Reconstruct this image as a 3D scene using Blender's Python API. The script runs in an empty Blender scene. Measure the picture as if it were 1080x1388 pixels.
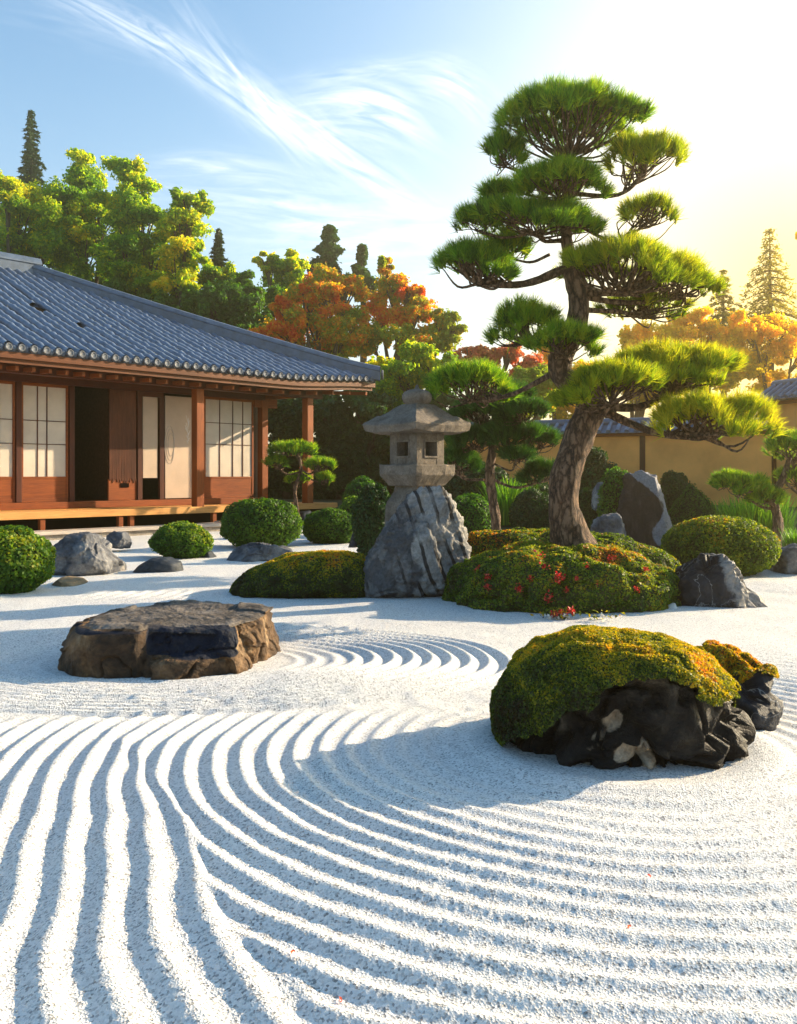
import bpy, bmesh, math, random
import numpy as np
from mathutils import Vector, Matrix
R = math.radians
S = bpy.context.scene
COL = S.collection
# ------------------------------------------------------------------ camera, sky, sun, exposure
F, CX, HY, HC = 1250.0, 540.0, 645.0, 1.25          # focal length (px of 1080), principal column, horizon row, eye height
cam = bpy.data.cameras.new('camera'); cam.sensor_fit = 'HORIZONTAL'; cam.sensor_width = 36
cam.lens = F / 1080 * 36; cam.shift_y = -(694 - HY) / 1080; cam.clip_start = 0.05; cam.clip_end = 3000
co = bpy.data.objects.new('camera', cam); COL.objects.link(co)
co.location = (0, 0, HC); co.rotation_euler = (R(90), 0, 0); S.camera = co
S.view_settings.view_transform = 'Standard'; S.view_settings.look = 'None'; S.view_settings.gamma = 1
S.view_settings.exposure = 1.42
S.cycles.use_denoising = True
S.cycles.max_bounces = 8; S.cycles.transparent_max_bounces = 8
S.cycles.volume_bounces = 0
SUN_AZ, SUN_EL = 65.0, 20.0
sl = bpy.data.lights.new('sun', 'SUN'); sl.energy = 4.7; sl.angle = R(0.5); sl.color = (1.0, 0.80, 0.54)
so = bpy.data.objects.new('sun', sl); COL.objects.link(so)
so.rotation_euler = (R(90 - SUN_EL), 0, R(180 - SUN_AZ) )
so.location = (20, 15, 12)

def uv(px, py): return (px - CX) / F, (HY - py) / F

def make_world():
    w = bpy.data.worlds.new('World'); S.world = w; w.use_nodes = True
    nt = w.node_tree; N = nt.nodes; L = nt.links; N.clear()
    def nd(t, **k):
        n = N.new(t)
        for a, b in k.items(): setattr(n, a, b)
        return n
    def val(s, inp):
        if isinstance(s, (int, float)): inp.default_value = s
        else: L.new(s, inp)
    def M(op, a, b=0.0, c=None):
        n = nd('ShaderNodeMath', operation=op); val(a, n.inputs[0]); val(b, n.inputs[1])
        if c is not None: val(c, n.inputs[2])
        return n.outputs[0]
    sky = nd('ShaderNodeTexSky', sky_type='NISHITA', sun_disc=False)
    sky.sun_elevation = R(SUN_EL); sky.sun_rotation = R(SUN_AZ); sky.air_density = 1.0; sky.dust_density = 1.2; sky.ozone_density = 2.0
    tc = nd('ShaderNodeTexCoord'); sp = nd('ShaderNodeSeparateXYZ'); L.new(tc.outputs['Generated'], sp.inputs[0])
    x, y, z = sp.outputs
    ys = M('MAXIMUM', y, 0.08)
    u = M('DIVIDE', x, ys); v = M('DIVIDE', z, ys)
    total = None
    # cirrus wisps: centre, direction, length and width in the sky, bend, strength, seed
    wisps = [(240, 70, -33, 190, 20, 0.0006, .8, 1), (350, 135, -46, 120, 22, -0.0006, .8, 2), 
             (440, 195, -33, 120, 26, 0.0, .85, 4), (500, 145, -12, 75, 38, 0.002, .85, 5), (620, 115, -30, 50, 26, 0.004, .7, 6),
             (545, 272, -28, 40, 9, 0.0, .9, 7), (400, 290, -6, 190, 42, 0.0, .55, 8), (300, 225, -4, 110, 18, 0.001, .45, 9),
             (520, 330, 4, 180, 40, 0.0, .4, 10), (120, 40, -15, 120, 30, 0.0, .12, 11), (500, 98, 8, 90, 14, 0.0, .4, 12)]
    for (px, py, ang, ll, ww, bend, st, sd) in wisps:
        cu, cv = uv(px, py); ca, sa = math.cos(R(ang)), math.sin(R(ang))
        du = M('SUBTRACT', u, cu); dv = M('SUBTRACT', v, cv)
        a = M('MULTIPLY', M('ADD', M('MULTIPLY', du, ca), M('MULTIPLY', dv, sa)), F)
        b = M('MULTIPLY', M('SUBTRACT', M('MULTIPLY', dv, ca), M('MULTIPLY', du, sa)), F)
        b = M('ADD', b, M('MULTIPLY', M('MULTIPLY', a, a), bend))
        cb = nd('ShaderNodeCombineXYZ'); L.new(M('MULTIPLY', a, 1 / 130), cb.inputs[0]); L.new(M('MULTIPLY', b, 1 / 17), cb.inputs[1]); cb.inputs[2].default_value = sd * 7.3
        no = nd('ShaderNodeTexNoise'); no.inputs['Scale'].default_value = 1.0; no.inputs['Detail'].default_value = 6; no.inputs['Roughness'].default_value = .62; no.inputs['Distortion'].default_value = .9
        L.new(cb.outputs[0], no.inputs['Vector'])
        g = M('POWER', M('MAXIMUM', M('MULTIPLY', M('SUBTRACT', no.outputs['Fac'], .34), 2.4), 0.0), 1.3)
        q = M('ADD', M('POWER', M('MULTIPLY', a, 1 / ll), 2.0), M('POWER', M('MULTIPLY', b, 1 / ww), 2.0))
        m = M('MULTIPLY', M('EXPONENT', M('MULTIPLY', q, -1.0)), M('MULTIPLY', g, st))
        total = m if total is None else M('ADD', total, m)
    total = M('MINIMUM', M('MULTIPLY', total, M('GREATER_THAN', y, 0.1)), .92)
    # warm flare glow added to the sky at right, away from the sun
    def lobe(az, el, k):
        d = Vector((math.sin(R(az)) * math.cos(R(el)), math.cos(R(az)) * math.cos(R(el)), math.sin(R(el))))
        vm = nd('ShaderNodeVectorMath', operation='DOT_PRODUCT'); L.new(tc.outputs['Generated'], vm.inputs[0]); vm.inputs[1].default_value = d
        return M('EXPONENT', M('MULTIPLY', M('SUBTRACT', vm.outputs['Value'], 1.0), k))
    bg = nd('ShaderNodeBackground'); bg.inputs['Strength'].default_value = SKY
    def mix(fac, a, b, mode='MIX'):
        n = nd('ShaderNodeMix', data_type='RGBA', blend_type=mode); val(fac, n.inputs[0])
        for s, i in ((a, n.inputs[6]), (b, n.inputs[7])):
            if isinstance(s, tuple): i.default_value = s
            else: L.new(s, i)
        return n.outputs[2]
    c = mix(1.0, sky.outputs[0], SKYTINT, 'MULTIPLY')
    # pale low haze towards the horizon
    hz = M('MULTIPLY', M('EXPONENT', M('MULTIPLY', M('MAXIMUM', z, 0.0), -5.5)), .85)
    c = mix(hz, c, HORIZ)
    c = mix(total, c, CLOUD)
    for (az, el, k, col) in LOBES:
        c = mix(lobe(az, el, k), c, mix(1.0, c, col, 'ADD'))
    c = mix(M('MULTIPLY', lobe(24.5, 9, 36), .9), c, (8.8, 5.9, 1.4, 1))
    L.new(c, bg.inputs['Color'])
    out = nd('ShaderNodeOutputWorld'); L.new(bg.outputs[0], out.inputs['Surface'])
SKY = 0.10
SKYTINT = (0.55, 0.95, 1.08, 1)
HORIZ = (6.2, 5.9, 5.5, 1)
CLOUD = (7.2, 7.2, 7.3, 1)
LOBES = [(36, 16, 12, (5, 4.0, 2.4, 1))]
make_world()

# ------------------------------------------------------------------ helpers
def P(px, py, Y): return np.array([(px - CX) * Y / F, Y, HC - (py - HY) * Y / F])
def GY(py): return HC * F / (py - HY)
def _h(ix, iy, iz, s):
    n = (ix * 374761393 + iy * 668265263 + iz * 1440662683 + s * 974634777) & 0xffffffff
    n = ((n ^ (n >> 13)) * 1274126177) & 0xffffffff
    n = n ^ (n >> 16)
    return (n & 0xffff) / 32767.5 - 1.0
def vnoise(p, s=0):
    p = np.asarray(p, float); i = np.floor(p).astype(np.int64); f = p - i; f = f * f * f * (f * (f * 6 - 15) + 10)
    r = 0
    for a in (0, 1):
        for b in (0, 1):
            for c in (0, 1):
                w = (f[:, 0] if a else 1 - f[:, 0]) * (f[:, 1] if b else 1 - f[:, 1]) * (f[:, 2] if c else 1 - f[:, 2])
                r = r + w * _h(i[:, 0] + a, i[:, 1] + b, i[:, 2] + c, s)
    return r
def fbm(p, oct=4, s=0, g=.5):
    r = 0; a = 1.0; p = np.asarray(p, float).copy()
    for o in range(oct):
        r = r + a * vnoise(p, s + o); p = p * 2.03 + 11.7; a *= g
    return r
def unit(v): return v / np.maximum(np.linalg.norm(v, axis=-1, keepdims=True), 1e-9)

def mesh(name, V, faces, mats, smooth=True, tint=None, mi=None, patch=None):
    """faces: list of (M,k) int arrays"""
    me = bpy.data.meshes.new(name)
    V = np.ascontiguousarray(V, dtype=np.float32)
    faces = [np.asarray(f, np.int32) for f in faces if len(f)]
    me.vertices.add(len(V)); me.vertices.foreach_set('co', V.ravel())
    nl = sum(f.size for f in faces); npoly = sum(len(f) for f in faces)
    me.loops.add(nl); me.polygons.add(npoly)
    me.loops.foreach_set('vertex_index', np.concatenate([f.ravel() for f in faces]))
    cnt = np.concatenate([np.full(len(f), f.shape[1], np.int32) for f in faces])
    st = np.zeros(npoly, np.int32); st[1:] = np.cumsum(cnt)[:-1]
    me.polygons.foreach_set('loop_start', st)
    try: me.polygons.foreach_set('loop_total', cnt)
    except Exception: pass
    for m in (mats if isinstance(mats, (list, tuple)) else [mats]): me.materials.append(m)
    if mi is not None: me.polygons.foreach_set('material_index', np.asarray(mi, np.int32))
    me.polygons.foreach_set('use_smooth', np.full(npoly, smooth))
    for nm, arr in (('tint', tint), ('patch', patch)):
        if arr is not None:
            at = me.attributes.new(nm, 'FLOAT', 'POINT'); at.data.foreach_set('value', np.asarray(arr, np.float32))
    me.update(calc_edges=True)
    return me
def ob(name, me, parent=None, loc=(0, 0, 0), rz=0):
    o = bpy.data.objects.new(name, me); COL.objects.link(o); o.location = loc; o.rotation_euler = (0, 0, rz)
    if parent is not None: o.parent = parent
    return o
def tag(o, label, cat, group=None, kind=None):
    if label: o['label'] = label
    if cat: o['category'] = cat
    if group: o['group'] = group
    if kind: o['kind'] = kind
    return o
def thing(name, label, cat, loc=(0, 0, 0), rz=0, group=None):
    return tag(ob(name, None, None, tuple(loc), rz), label, cat, group)

class MB:
    def __init__(s): s.V = []; s.Fq = []; s.n = 0; s.T = []
    def add(s, V, Fc, t=0.0):
        s.V.append(np.asarray(V, float)); s.T.append(np.broadcast_to(np.asarray(t, float), (len(V),)))
        for f in (Fc if isinstance(Fc, list) else [Fc]): s.Fq.append(np.asarray(f) + s.n)
        s.n += len(V); return s
    def box(s, x0, x1, y0, y1, z0, z1):
        V = [(x, y, z) for z in (z0, z1) for (x, y) in ((x0, y0), (x1, y0), (x1, y1), (x0, y1))]
        return s.add(V, np.array([(3, 2, 1, 0), (4, 5, 6, 7), (0, 1, 5, 4), (1, 2, 6, 5), (2, 3, 7, 6), (3, 0, 4, 7)]))
    def tube(s, pts, rad, n=8, t=0.0, cap=True, sub=0, wob=0, seed=0):
        pts = np.asarray(pts, float); rad = np.broadcast_to(np.asarray(rad, float), (len(pts),))
        if sub: pts, rad = catmull(pts, rad, sub)
        k = len(pts); T = unit(np.gradient(pts, axis=0))
        up = np.array([0.0, 0, 1]) if abs(T[0, 2]) < .9 else np.array([1.0, 0, 0])
        A = unit(np.cross(T[0], up)); fr = []
        for i in range(k):
            A = unit(A - T[i] * np.dot(A, T[i])); fr.append((A, np.cross(T[i], A)))
        th = np.linspace(0, 2 * np.pi, n, endpoint=False)
        V = np.concatenate([pts[i] + rad[i] * (np.outer(np.cos(th), fr[i][0]) + np.outer(np.sin(th), fr[i][1])) for i in range(k)])
        if wob:
            c = np.repeat(pts, n, axis=0); rr = np.repeat(rad, n)[:, None]
            V = c + (V - c) * (1 + wob * fbm(V / np.maximum(rr, .02) * np.array([.9, .9, .35]), 3, seed)[:, None])
        q = []
        i = np.arange(k - 1)[:, None] * n; j = np.arange(n)[None, :]; j2 = (j + 1) % n
        q = np.stack([i + j, i + j2, i + n + j2, i + n + j], -1).reshape(-1, 4)
        fs = [q]
        if cap: fs += [np.arange(n)[::-1][None, :], (np.arange(n) + (k - 1) * n)[None, :]]
        return s.add(V, fs, t)
    def lathe(s, prof, n=24, c=(0, 0)):
        k = len(prof); th = np.linspace(0, 2 * np.pi, n, endpoint=False)
        V = np.concatenate([np.stack([c[0] + r * np.cos(th), c[1] + r * np.sin(th), np.full(n, z)], 1) for r, z in prof])
        i = np.arange(k - 1)[:, None] * n; j = np.arange(n)[None, :]; j2 = (j + 1) % n
        return s.add(V, [np.stack([i + j, i + j2, i + n + j2, i + n + j], -1).reshape(-1, 4), np.arange(n)[::-1][None, :], (np.arange(n) + (k - 1) * n)[None, :]])
    def build(s, name, mat, parent=None, loc=(0, 0, 0), rz=0, smooth=False, bevel=0):
        V = np.concatenate(s.V); by = {}
        for f in s.Fq: by.setdefault(f.shape[1], []).append(f)
        me = mesh(name, V, [np.concatenate(v) for v in by.values()], mat, smooth, np.concatenate(s.T))
        o = ob(name, me, parent, loc, rz)
        if bevel:
            m = o.modifiers.new('bevel', 'BEVEL'); m.width = bevel; m.segments = 2; m.limit_method = 'ANGLE'
        return o
def catmull(pts, rad, sub):
    p = np.concatenate([[2 * pts[0] - pts[1]], pts, [2 * pts[-1] - pts[-2]]]); r = np.concatenate([[rad[0]], rad, [rad[-1]]])
    op, orr = [], []
    for i in range(1, len(p) - 2):
        for k in range(sub):
            t = k / sub
            op.append(.5 * (2 * p[i] + (p[i + 1] - p[i - 1]) * t + (2 * p[i - 1] - 5 * p[i] + 4 * p[i + 1] - p[i + 2]) * t * t + (-p[i - 1] + 3 * p[i] - 3 * p[i + 1] + p[i + 2]) * t ** 3))
            orr.append(r[i] * (1 - t) + r[i + 1] * t)
    op.append(p[-2]); orr.append(r[-2])
    return np.array(op), np.array(orr)

def leaf_cards(C, Nn, size, tint, rng, asp=.6, spread=.8, fold=.25):
    """diamond leaves: centre, facing, length, tint -> V, F, tint"""
    n = len(C); Nn = unit(Nn + spread * rng.normal(size=(n, 3)))
    T = unit(np.cross(Nn, rng.normal(size=(n, 3)))); B = np.cross(Nn, T)
    size = np.broadcast_to(size, (n,))[:, None] * (.7 + .6 * rng.random((n, 1)))
    a = C - T * size * .5; b = C + B * size * asp * .5 + Nn * size * fold * .4; c = C + T * size * .5 - Nn * size * fold * .3; d = C - B * size * asp * .5 + Nn * size * fold * .4
    V = np.stack([a, b, c, d], 1).reshape(-1, 3)
    Fq = np.arange(4 * n).reshape(-1, 4)
    return V, Fq, np.repeat(tint, 4)
def needles(C, A, L, w, k, spread, rng, tint):
    """k needles per tuft at C along axis A -> triangles"""
    n = len(C); C = np.repeat(C, k, 0); A = np.repeat(A, k, 0); m = n * k
    D = unit(A + spread * rng.normal(size=(m, 3))); l = L * (.65 + .6 * rng.random((m, 1)))
    sd = unit(np.cross(D, rng.normal(size=(m, 3)))) * w * .5
    b = C + D * l * .06 * rng.random((m, 1)) - A * L * .5 * rng.random((m, 1))
    V = np.stack([b - sd, b + sd, b + D * l], 1).reshape(-1, 3)
    return V, np.arange(3 * m).reshape(-1, 3), np.repeat(np.repeat(tint, k) + .12 * rng.normal(size=m), 3)

# ------------------------------------------------------------------ materials
def new_mat(name):
    m = bpy.data.materials.new(name); m.use_nodes = True; nt = m.node_tree; nt.nodes.clear()
    def nd(t, **k):
        n = nt.nodes.new(t)
        for a, b in k.items():
            if a in ('operation', 'data_type', 'blend_type', 'attribute_name', 'wave_type', 'bands_direction', 'feature', 'noise_dimensions', 'wave_profile'): setattr(n, a, b)
            else: n.inputs[a.replace('_', ' ')].default_value = b
        return n
    out = nd('ShaderNodeOutputMaterial'); pb = nd('ShaderNodeBsdfPrincipled'); nt.links.new(pb.outputs[0], out.inputs[0])
    return m, nt, nd, pb, out
def ramp(nt, fac, stops, interp='LINEAR'):
    r = nt.nodes.new('ShaderNodeValToRGB'); r.color_ramp.interpolation = interp; e = r.color_ramp.elements
    while len(e) > 1: e.remove(e[-1])
    e[0].position = stops[0][0]; e[0].color = tuple(stops[0][1]) + (1,)
    for p, c in stops[1:]:
        x = e.new(p); x.color = tuple(c) + (1,)
    nt.links.new(fac, r.inputs[0]); return r.outputs[0]
def leaf_mat(name, stops, trans=.5, rough=.55, tcol=(1.9, 1.75, .55), spec=.35):
    m, nt, nd, pb, out = new_mat(name); L = nt.links
    at = nd('ShaderNodeAttribute', attribute_name='tint')
    c = ramp(nt, at.outputs['Fac'], stops)
    L.new(c, pb.inputs['Base Color']); pb.inputs['Roughness'].default_value = rough; pb.inputs['Specular IOR Level'].default_value = spec
    tr = nd('ShaderNodeBsdfTranslucent'); mc = nd('ShaderNodeMix', data_type='RGBA', blend_type='MULTIPLY'); mc.inputs[0].default_value = 1
    L.new(c, mc.inputs[6]); mc.inputs[7].default_value = tcol + (1,); L.new(mc.outputs[2], tr.inputs[0])
    mx = nd('ShaderNodeMixShader'); mx.inputs[0].default_value = trans; L.new(pb.outputs[0], mx.inputs[1]); L.new(tr.outputs[0], mx.inputs[2]); L.new(mx.outputs[0], out.inputs[0])
    return m
def rock_mat(name, stops, scale=3.0, patch=(.3, .2, .1), rough=.7, stripes=None, bump=.5, vein=None, stretch=(1, 1, 1), det=9):
    m, nt, nd, pb, out = new_mat(name); L = nt.links
    tc = nd('ShaderNodeTexCoord'); mp = nd('ShaderNodeMapping'); mp.inputs['Scale'].default_value = stretch; L.new(tc.outputs['Object'], mp.inputs[0])
    n1 = nd('ShaderNodeTexNoise', Scale=scale, Detail=float(det), Roughness=.65, Distortion=.6); L.new(mp.outputs[0], n1.inputs['Vector'])
    n2 = nd('ShaderNodeTexNoise', Scale=scale * 9, Detail=5.0, Roughness=.7); L.new(tc.outputs['Object'], n2.inputs['Vector'])
    c = ramp(nt, n1.outputs['Fac'], stops)
    sp = ramp(nt, n2.outputs['Fac'], [(.3, (.55, .55, .55)), (.55, (1, 1, 1)), (.72, (1.25, 1.22, 1.15))])
    mm = nd('ShaderNodeMix', data_type='RGBA', blend_type='MULTIPLY'); mm.inputs[0].default_value = 1; L.new(c, mm.inputs[6]); L.new(sp, mm.inputs[7]); c = mm.outputs[2]
    hgt = n1.outputs['Fac']
    if stripes:
        ax, sc, lo, hi = stripes
        mp2 = nd('ShaderNodeMapping'); mp2.inputs['Rotation'].default_value = ax; L.new(tc.outputs['Object'], mp2.inputs[0])
        wv = nd('ShaderNodeTexWave', wave_type='BANDS', bands_direction='X', Scale=sc, Distortion=4.5, Detail=5.0); wv.inputs['Detail Scale'].default_value = .7; L.new(mp2.outputs[0], wv.inputs['Vector'])
        sc_ = ramp(nt, wv.outputs['Fac'], [(.0, lo), (.10, lo), (.2, hi), (.5, hi), (.75, tuple(min(1, 1.12 * q) for q in hi)), (1, hi)])
        m2 = nd('ShaderNodeMix', data_type='RGBA', blend_type='MULTIPLY'); sn = nd('ShaderNodeTexNoise', Scale=2.6, Detail=3.0); L.new(mp2.outputs[0], sn.inputs['Vector']); L.new(ramp(nt, sn.outputs['Fac'], [(.40, (.1, .1, .1)), (.54, (1, 1, 1))]), m2.inputs[0]); L.new(c, m2.inputs[6]); L.new(sc_, m2.inputs[7]); c = m2.outputs[2]
        ad = nd('ShaderNodeMath', operation='MULTIPLY_ADD'); L.new(wv.outputs['Fac'], ad.inputs[0]); ad.inputs[1].default_value = .10; L.new(hgt, ad.inputs[2]); hgt = ad.outputs[0]
    if vein:
        vo = nd('ShaderNodeTexNoise', Scale=scale * .8, Detail=6.0, Distortion=1.0); L.new(mp.outputs[0], vo.inputs['Vector'])
        vf = ramp(nt, vo.outputs['Fac'], [(.492, (0, 0, 0)), (.5, (.7, .7, .7)), (.508, (0, 0, 0))])
        m3 = nd('ShaderNodeMix', data_type='RGBA'); L.new(vf, m3.inputs[0]); L.new(c, m3.inputs[6]); m3.inputs[7].default_value = vein + (1,); c = m3.outputs[2]
    at = nd('ShaderNodeAttribute', attribute_name='patch')
    pn = nd('ShaderNodeMath', operation='MULTIPLY_ADD'); L.new(n1.outputs['Fac'], pn.inputs[0]); pn.inputs[1].default_value = 1.2; pn.inputs[2].default_value = -.6
    ps = nd('ShaderNodeMath', operation='ADD'); L.new(at.outputs['Fac'], ps.inputs[0]); L.new(pn.outputs[0], ps.inputs[1])
    pf = ramp(nt, ps.outputs[0], [(.42, (0, 0, 0)), (.58, (1, 1, 1))])
    pc = nd('ShaderNodeMix', data_type='RGBA', blend_type='MULTIPLY'); pc.inputs[0].default_value = 1; pc.inputs[6].default_value = tuple(patch) + (1,); L.new(sp, pc.inputs[7])
    m4 = nd('ShaderNodeMix', data_type='RGBA'); L.new(pf, m4.inputs[0]); L.new(c, m4.inputs[6]); L.new(pc.outputs[2], m4.inputs[7])
    L.new(m4.outputs[2], pb.inputs['Base Color']); pb.inputs['Specular IOR Level'].default_value = .22
    rr = nd('ShaderNodeMapRange'); L.new(n2.outputs['Fac'], rr.inputs[0]); rr.inputs[3].default_value = rough - .15; rr.inputs[4].default_value = rough + .15; L.new(rr.outputs[0], pb.inputs['Roughness'])
    ha = nd('ShaderNodeMath', operation='MULTIPLY_ADD'); L.new(n2.outputs['Fac'], ha.inputs[0]); ha.inputs[1].default_value = .3; L.new(hgt, ha.inputs[2])
    bp = nd('ShaderNodeBump', Strength=bump, Distance=.06); L.new(ha.outputs[0], bp.inputs['Height']); L.new(bp.outputs[0], pb.inputs['Normal'])
    return m
def wood_mat(name, c0, c1, axis=(1, 12, 12), rough=.55, scale=2.5):
    m, nt, nd, pb, out = new_mat(name); L = nt.links
    tc = nd('ShaderNodeTexCoord'); mp = nd('ShaderNodeMapping'); mp.inputs['Scale'].default_value = axis; L.new(tc.outputs['Object'], mp.inputs[0])
    n1 = nd('ShaderNodeTexNoise', Scale=scale, Detail=8.0, Roughness=.65, Distortion=.8); L.new(mp.outputs[0], n1.inputs['Vector'])
    n2 = nd('ShaderNodeTexNoise', Scale=.8, Detail=3.0); L.new(tc.outputs['Object'], n2.inputs['Vector'])
    ad = nd('ShaderNodeMath', operation='MULTIPLY_ADD'); L.new(n2.outputs['Fac'], ad.inputs[0]); ad.inputs[1].default_value = .6; L.new(n1.outputs['Fac'], ad.inputs[2])
    c = ramp(nt, ad.outputs[0], [(.5, c0), (1.05, c1)]); L.new(c, pb.inputs['Base Color']); pb.inputs['Roughness'].default_value = rough; pb.inputs['Specular IOR Level'].default_value = .25
    bp = nd('ShaderNodeBump', Strength=.25, Distance=.01); L.new(n1.outputs['Fac'], bp.inputs['Height']); L.new(bp.outputs[0], pb.inputs['Normal'])
    return m
def plain_mat(name, c, rough=.6, var=.25, scale=3.0, bump=.15, fine=60.0, metal=0, spec=.5):
    m, nt, nd, pb, out = new_mat(name); L = nt.links
    tc = nd('ShaderNodeTexCoord'); n1 = nd('ShaderNodeTexNoise', Scale=scale, Detail=7.0, Roughness=.6); L.new(tc.outputs['Object'], n1.inputs['Vector'])
    c0 = tuple(k * (1 - var) for k in c); c1 = tuple(min(1, k * (1 + var)) for k in c)
    L.new(ramp(nt, n1.outputs['Fac'], [(.3, c0), (.7, c1)]), pb.inputs['Base Color']); pb.inputs['Roughness'].default_value = rough; pb.inputs['Metallic'].default_value = metal; pb.inputs['Specular IOR Level'].default_value = spec
    if bump:
        n2 = nd('ShaderNodeTexNoise', Scale=fine, Detail=4.0); L.new(tc.outputs['Object'], n2.inputs['Vector'])
        bp = nd('ShaderNodeBump', Strength=bump, Distance=.01); L.new(n2.outputs['Fac'], bp.inputs['Height']); L.new(bp.outputs[0], pb.inputs['Normal'])
    return m
def sand_mat():
    m, nt, nd, pb, out = new_mat('white_raked_gravel'); L = nt.links
    tc = nd('ShaderNodeTexCoord')
    vo = nd('ShaderNodeTexVoronoi', Scale=150.0); L.new(tc.outputs['Object'], vo.inputs['Vector'])
    n1 = nd('ShaderNodeTexNoise', Scale=240.0, Detail=3.0, Roughness=.6); L.new(tc.outputs['Object'], n1.inputs['Vector'])
    n3 = nd('ShaderNodeTexNoise', Scale=1.3, Detail=5.0); L.new(tc.outputs['Object'], n3.inputs['Vector'])
    sx = nd('ShaderNodeSeparateColor'); L.new(vo.outputs['Color'], sx.inputs[0])
    c = ramp(nt, sx.outputs[0], [(0, (.24, .235, .23)), (.14, (.50, .49, .475)), (.4, (.73, .715, .69)), (1, (.86, .84, .81))])
    c2 = ramp(nt, n3.outputs['Fac'], [(.3, (.92, .92, .94)), (.7, (1, 1, .99))])
    mm = nd('ShaderNodeMix', data_type='RGBA', blend_type='MULTIPLY'); mm.inputs[0].default_value = 1; L.new(c, mm.inputs[6]); L.new(c2, mm.inputs[7])
    L.new(mm.outputs[2], pb.inputs['Base Color']); pb.inputs['Roughness'].default_value = .85; pb.inputs['Specular IOR Level'].default_value = .3
    ad = nd('ShaderNodeMath', operation='ADD'); L.new(vo.outputs['Distance'], ad.inputs[0]); L.new(n1.outputs['Fac'], ad.inputs[1])
    bp = nd('ShaderNodeBump', Strength=.8, Distance=.0045); L.new(ad.outputs[0], bp.inputs['Height']); L.new(bp.outputs[0], pb.inputs['Normal'])
    return m
def bark_mat(name, c0, c1, c2):
    m, nt, nd, pb, out = new_mat(name); L = nt.links
    tc = nd('ShaderNodeTexCoord'); mp = nd('ShaderNodeMapping'); mp.inputs['Scale'].default_value = (1, 1, .36); L.new(tc.outputs['Object'], mp.inputs[0])
    vo = nd('ShaderNodeTexVoronoi', feature='DISTANCE_TO_EDGE', Scale=17.0)
    n1 = nd('ShaderNodeTexNoise', Scale=9.0, Detail=8.0, Roughness=.7); L.new(mp.outputs[0], n1.inputs['Vector'])
    mv = nd('ShaderNodeMix', data_type='RGBA'); mv.inputs[0].default_value = .15; L.new(mp.outputs[0], mv.inputs[6]); L.new(n1.outputs['Color'], mv.inputs[7]); L.new(mv.outputs[2], vo.inputs['Vector'])
    e = nd('ShaderNodeMath', operation='MULTIPLY'); L.new(vo.outputs['Distance'], e.inputs[0]); e.inputs[1].default_value = 2.2
    ad = nd('ShaderNodeMath', operation='MULTIPLY_ADD'); L.new(n1.outputs['Fac'], ad.inputs[0]); ad.inputs[1].default_value = .8; L.new(e.outputs[0], ad.inputs[2])
    L.new(ramp(nt, ad.outputs[0], [(.38, c0), (.6, c1), (1.0, c2)]), pb.inputs['Base Color']); pb.inputs['Roughness'].default_value = .85
    bp = nd('ShaderNodeBump', Strength=1.0, Distance=.03); L.new(ad.outputs[0], bp.inputs['Height']); L.new(bp.outputs[0], pb.inputs['Normal'])
    return m

M = {}
M['sand'] = sand_mat()
M['ground'] = plain_mat('mossy_soil', (.035, .05, .015), .9, .5, 1.5, .6, 30)
M['wood'] = wood_mat('orange_wood', (.11, .022, .004), (.29, .072, .012))
M['woodv'] = wood_mat('orange_wood_upright', (.12, .024, .004), (.30, .075, .012), (12, 12, 1))
M['deckwood'] = wood_mat('pale_deck_wood', (.42, .17, .045), (.70, .36, .11))
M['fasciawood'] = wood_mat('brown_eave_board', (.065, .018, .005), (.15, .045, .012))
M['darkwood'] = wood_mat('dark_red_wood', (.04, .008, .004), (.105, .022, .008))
M['darkwoodv'] = wood_mat('dark_red_wood_upright', (.035, .008, .004), (.09, .02, .008), (12, 12, 1))
M['greywood'] = wood_mat('weathered_step_wood', (.34, .28, .24), (.52, .45, .38))
M['paper'] = plain_mat('shoji_paper', (.56, .49, .40), .8, .12, 2.0, .05)
M['plaster'] = plain_mat('ochre_plaster', (.84, .36, .09), .9, .24, .9, .3, 40)
M['plasterw'] = plain_mat('warm_white_plaster', (.52, .40, .30), .9, .12, 1.5, .2, 40)
M['tile'] = plain_mat('blue_grey_roof_tile', (.13, .165, .235), .30, .35, 6.0, .25, 25)
M['tilebed'] = plain_mat('tile_bed_painted_shade', (.035, .045, .065), .5, .35, 6.0, .25, 25)  # bed painted darker than the tiles for the shaded gaps between rows
M['cap'] = plain_mat('tile_end', (.13, .14, .16), .75, .6, 25.0, .4, 60)
M['ridge'] = plain_mat('ridge_tile', (.08, .11, .165), .4, .3, 5.0, .25, 25)
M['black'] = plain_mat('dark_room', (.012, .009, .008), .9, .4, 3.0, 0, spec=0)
M['tatami'] = plain_mat('tatami', (.38, .33, .20), .9, .2, 8.0, .2)
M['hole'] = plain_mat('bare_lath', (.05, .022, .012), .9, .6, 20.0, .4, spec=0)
M['reed'] = wood_mat('brown_reed', (.035, .012, .007), (.17, .055, .025), (12, 12, 1))
M['stone'] = rock_mat('lantern_granite', [(.3, (.085, .07, .058)), (.5, (.165, .138, .112)), (.7, (.24, .20, .165))], 5, rough=.85, bump=.35, patch=(.10, .11, .05))
M['foundation'] = rock_mat('foundation_stone', [(.3, (.22, .19, .16)), (.7, (.45, .39, .32))], 3, rough=.85)
M['bark'] = bark_mat('pine_bark', (.010, .006, .004), (.10, .052, .030), (.27, .165, .10))
M['bark2'] = plain_mat('smooth_bark', (.055, .038, .026), .9, .5, 8.0, .6, 40)
M['pine'] = leaf_mat('pine_needles', [(0, (.025, .08, .012)), (.3, (.07, .19, .02)), (.65, (.16, .31, .025)), (1, (.30, .38, .03))], .58)
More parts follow.
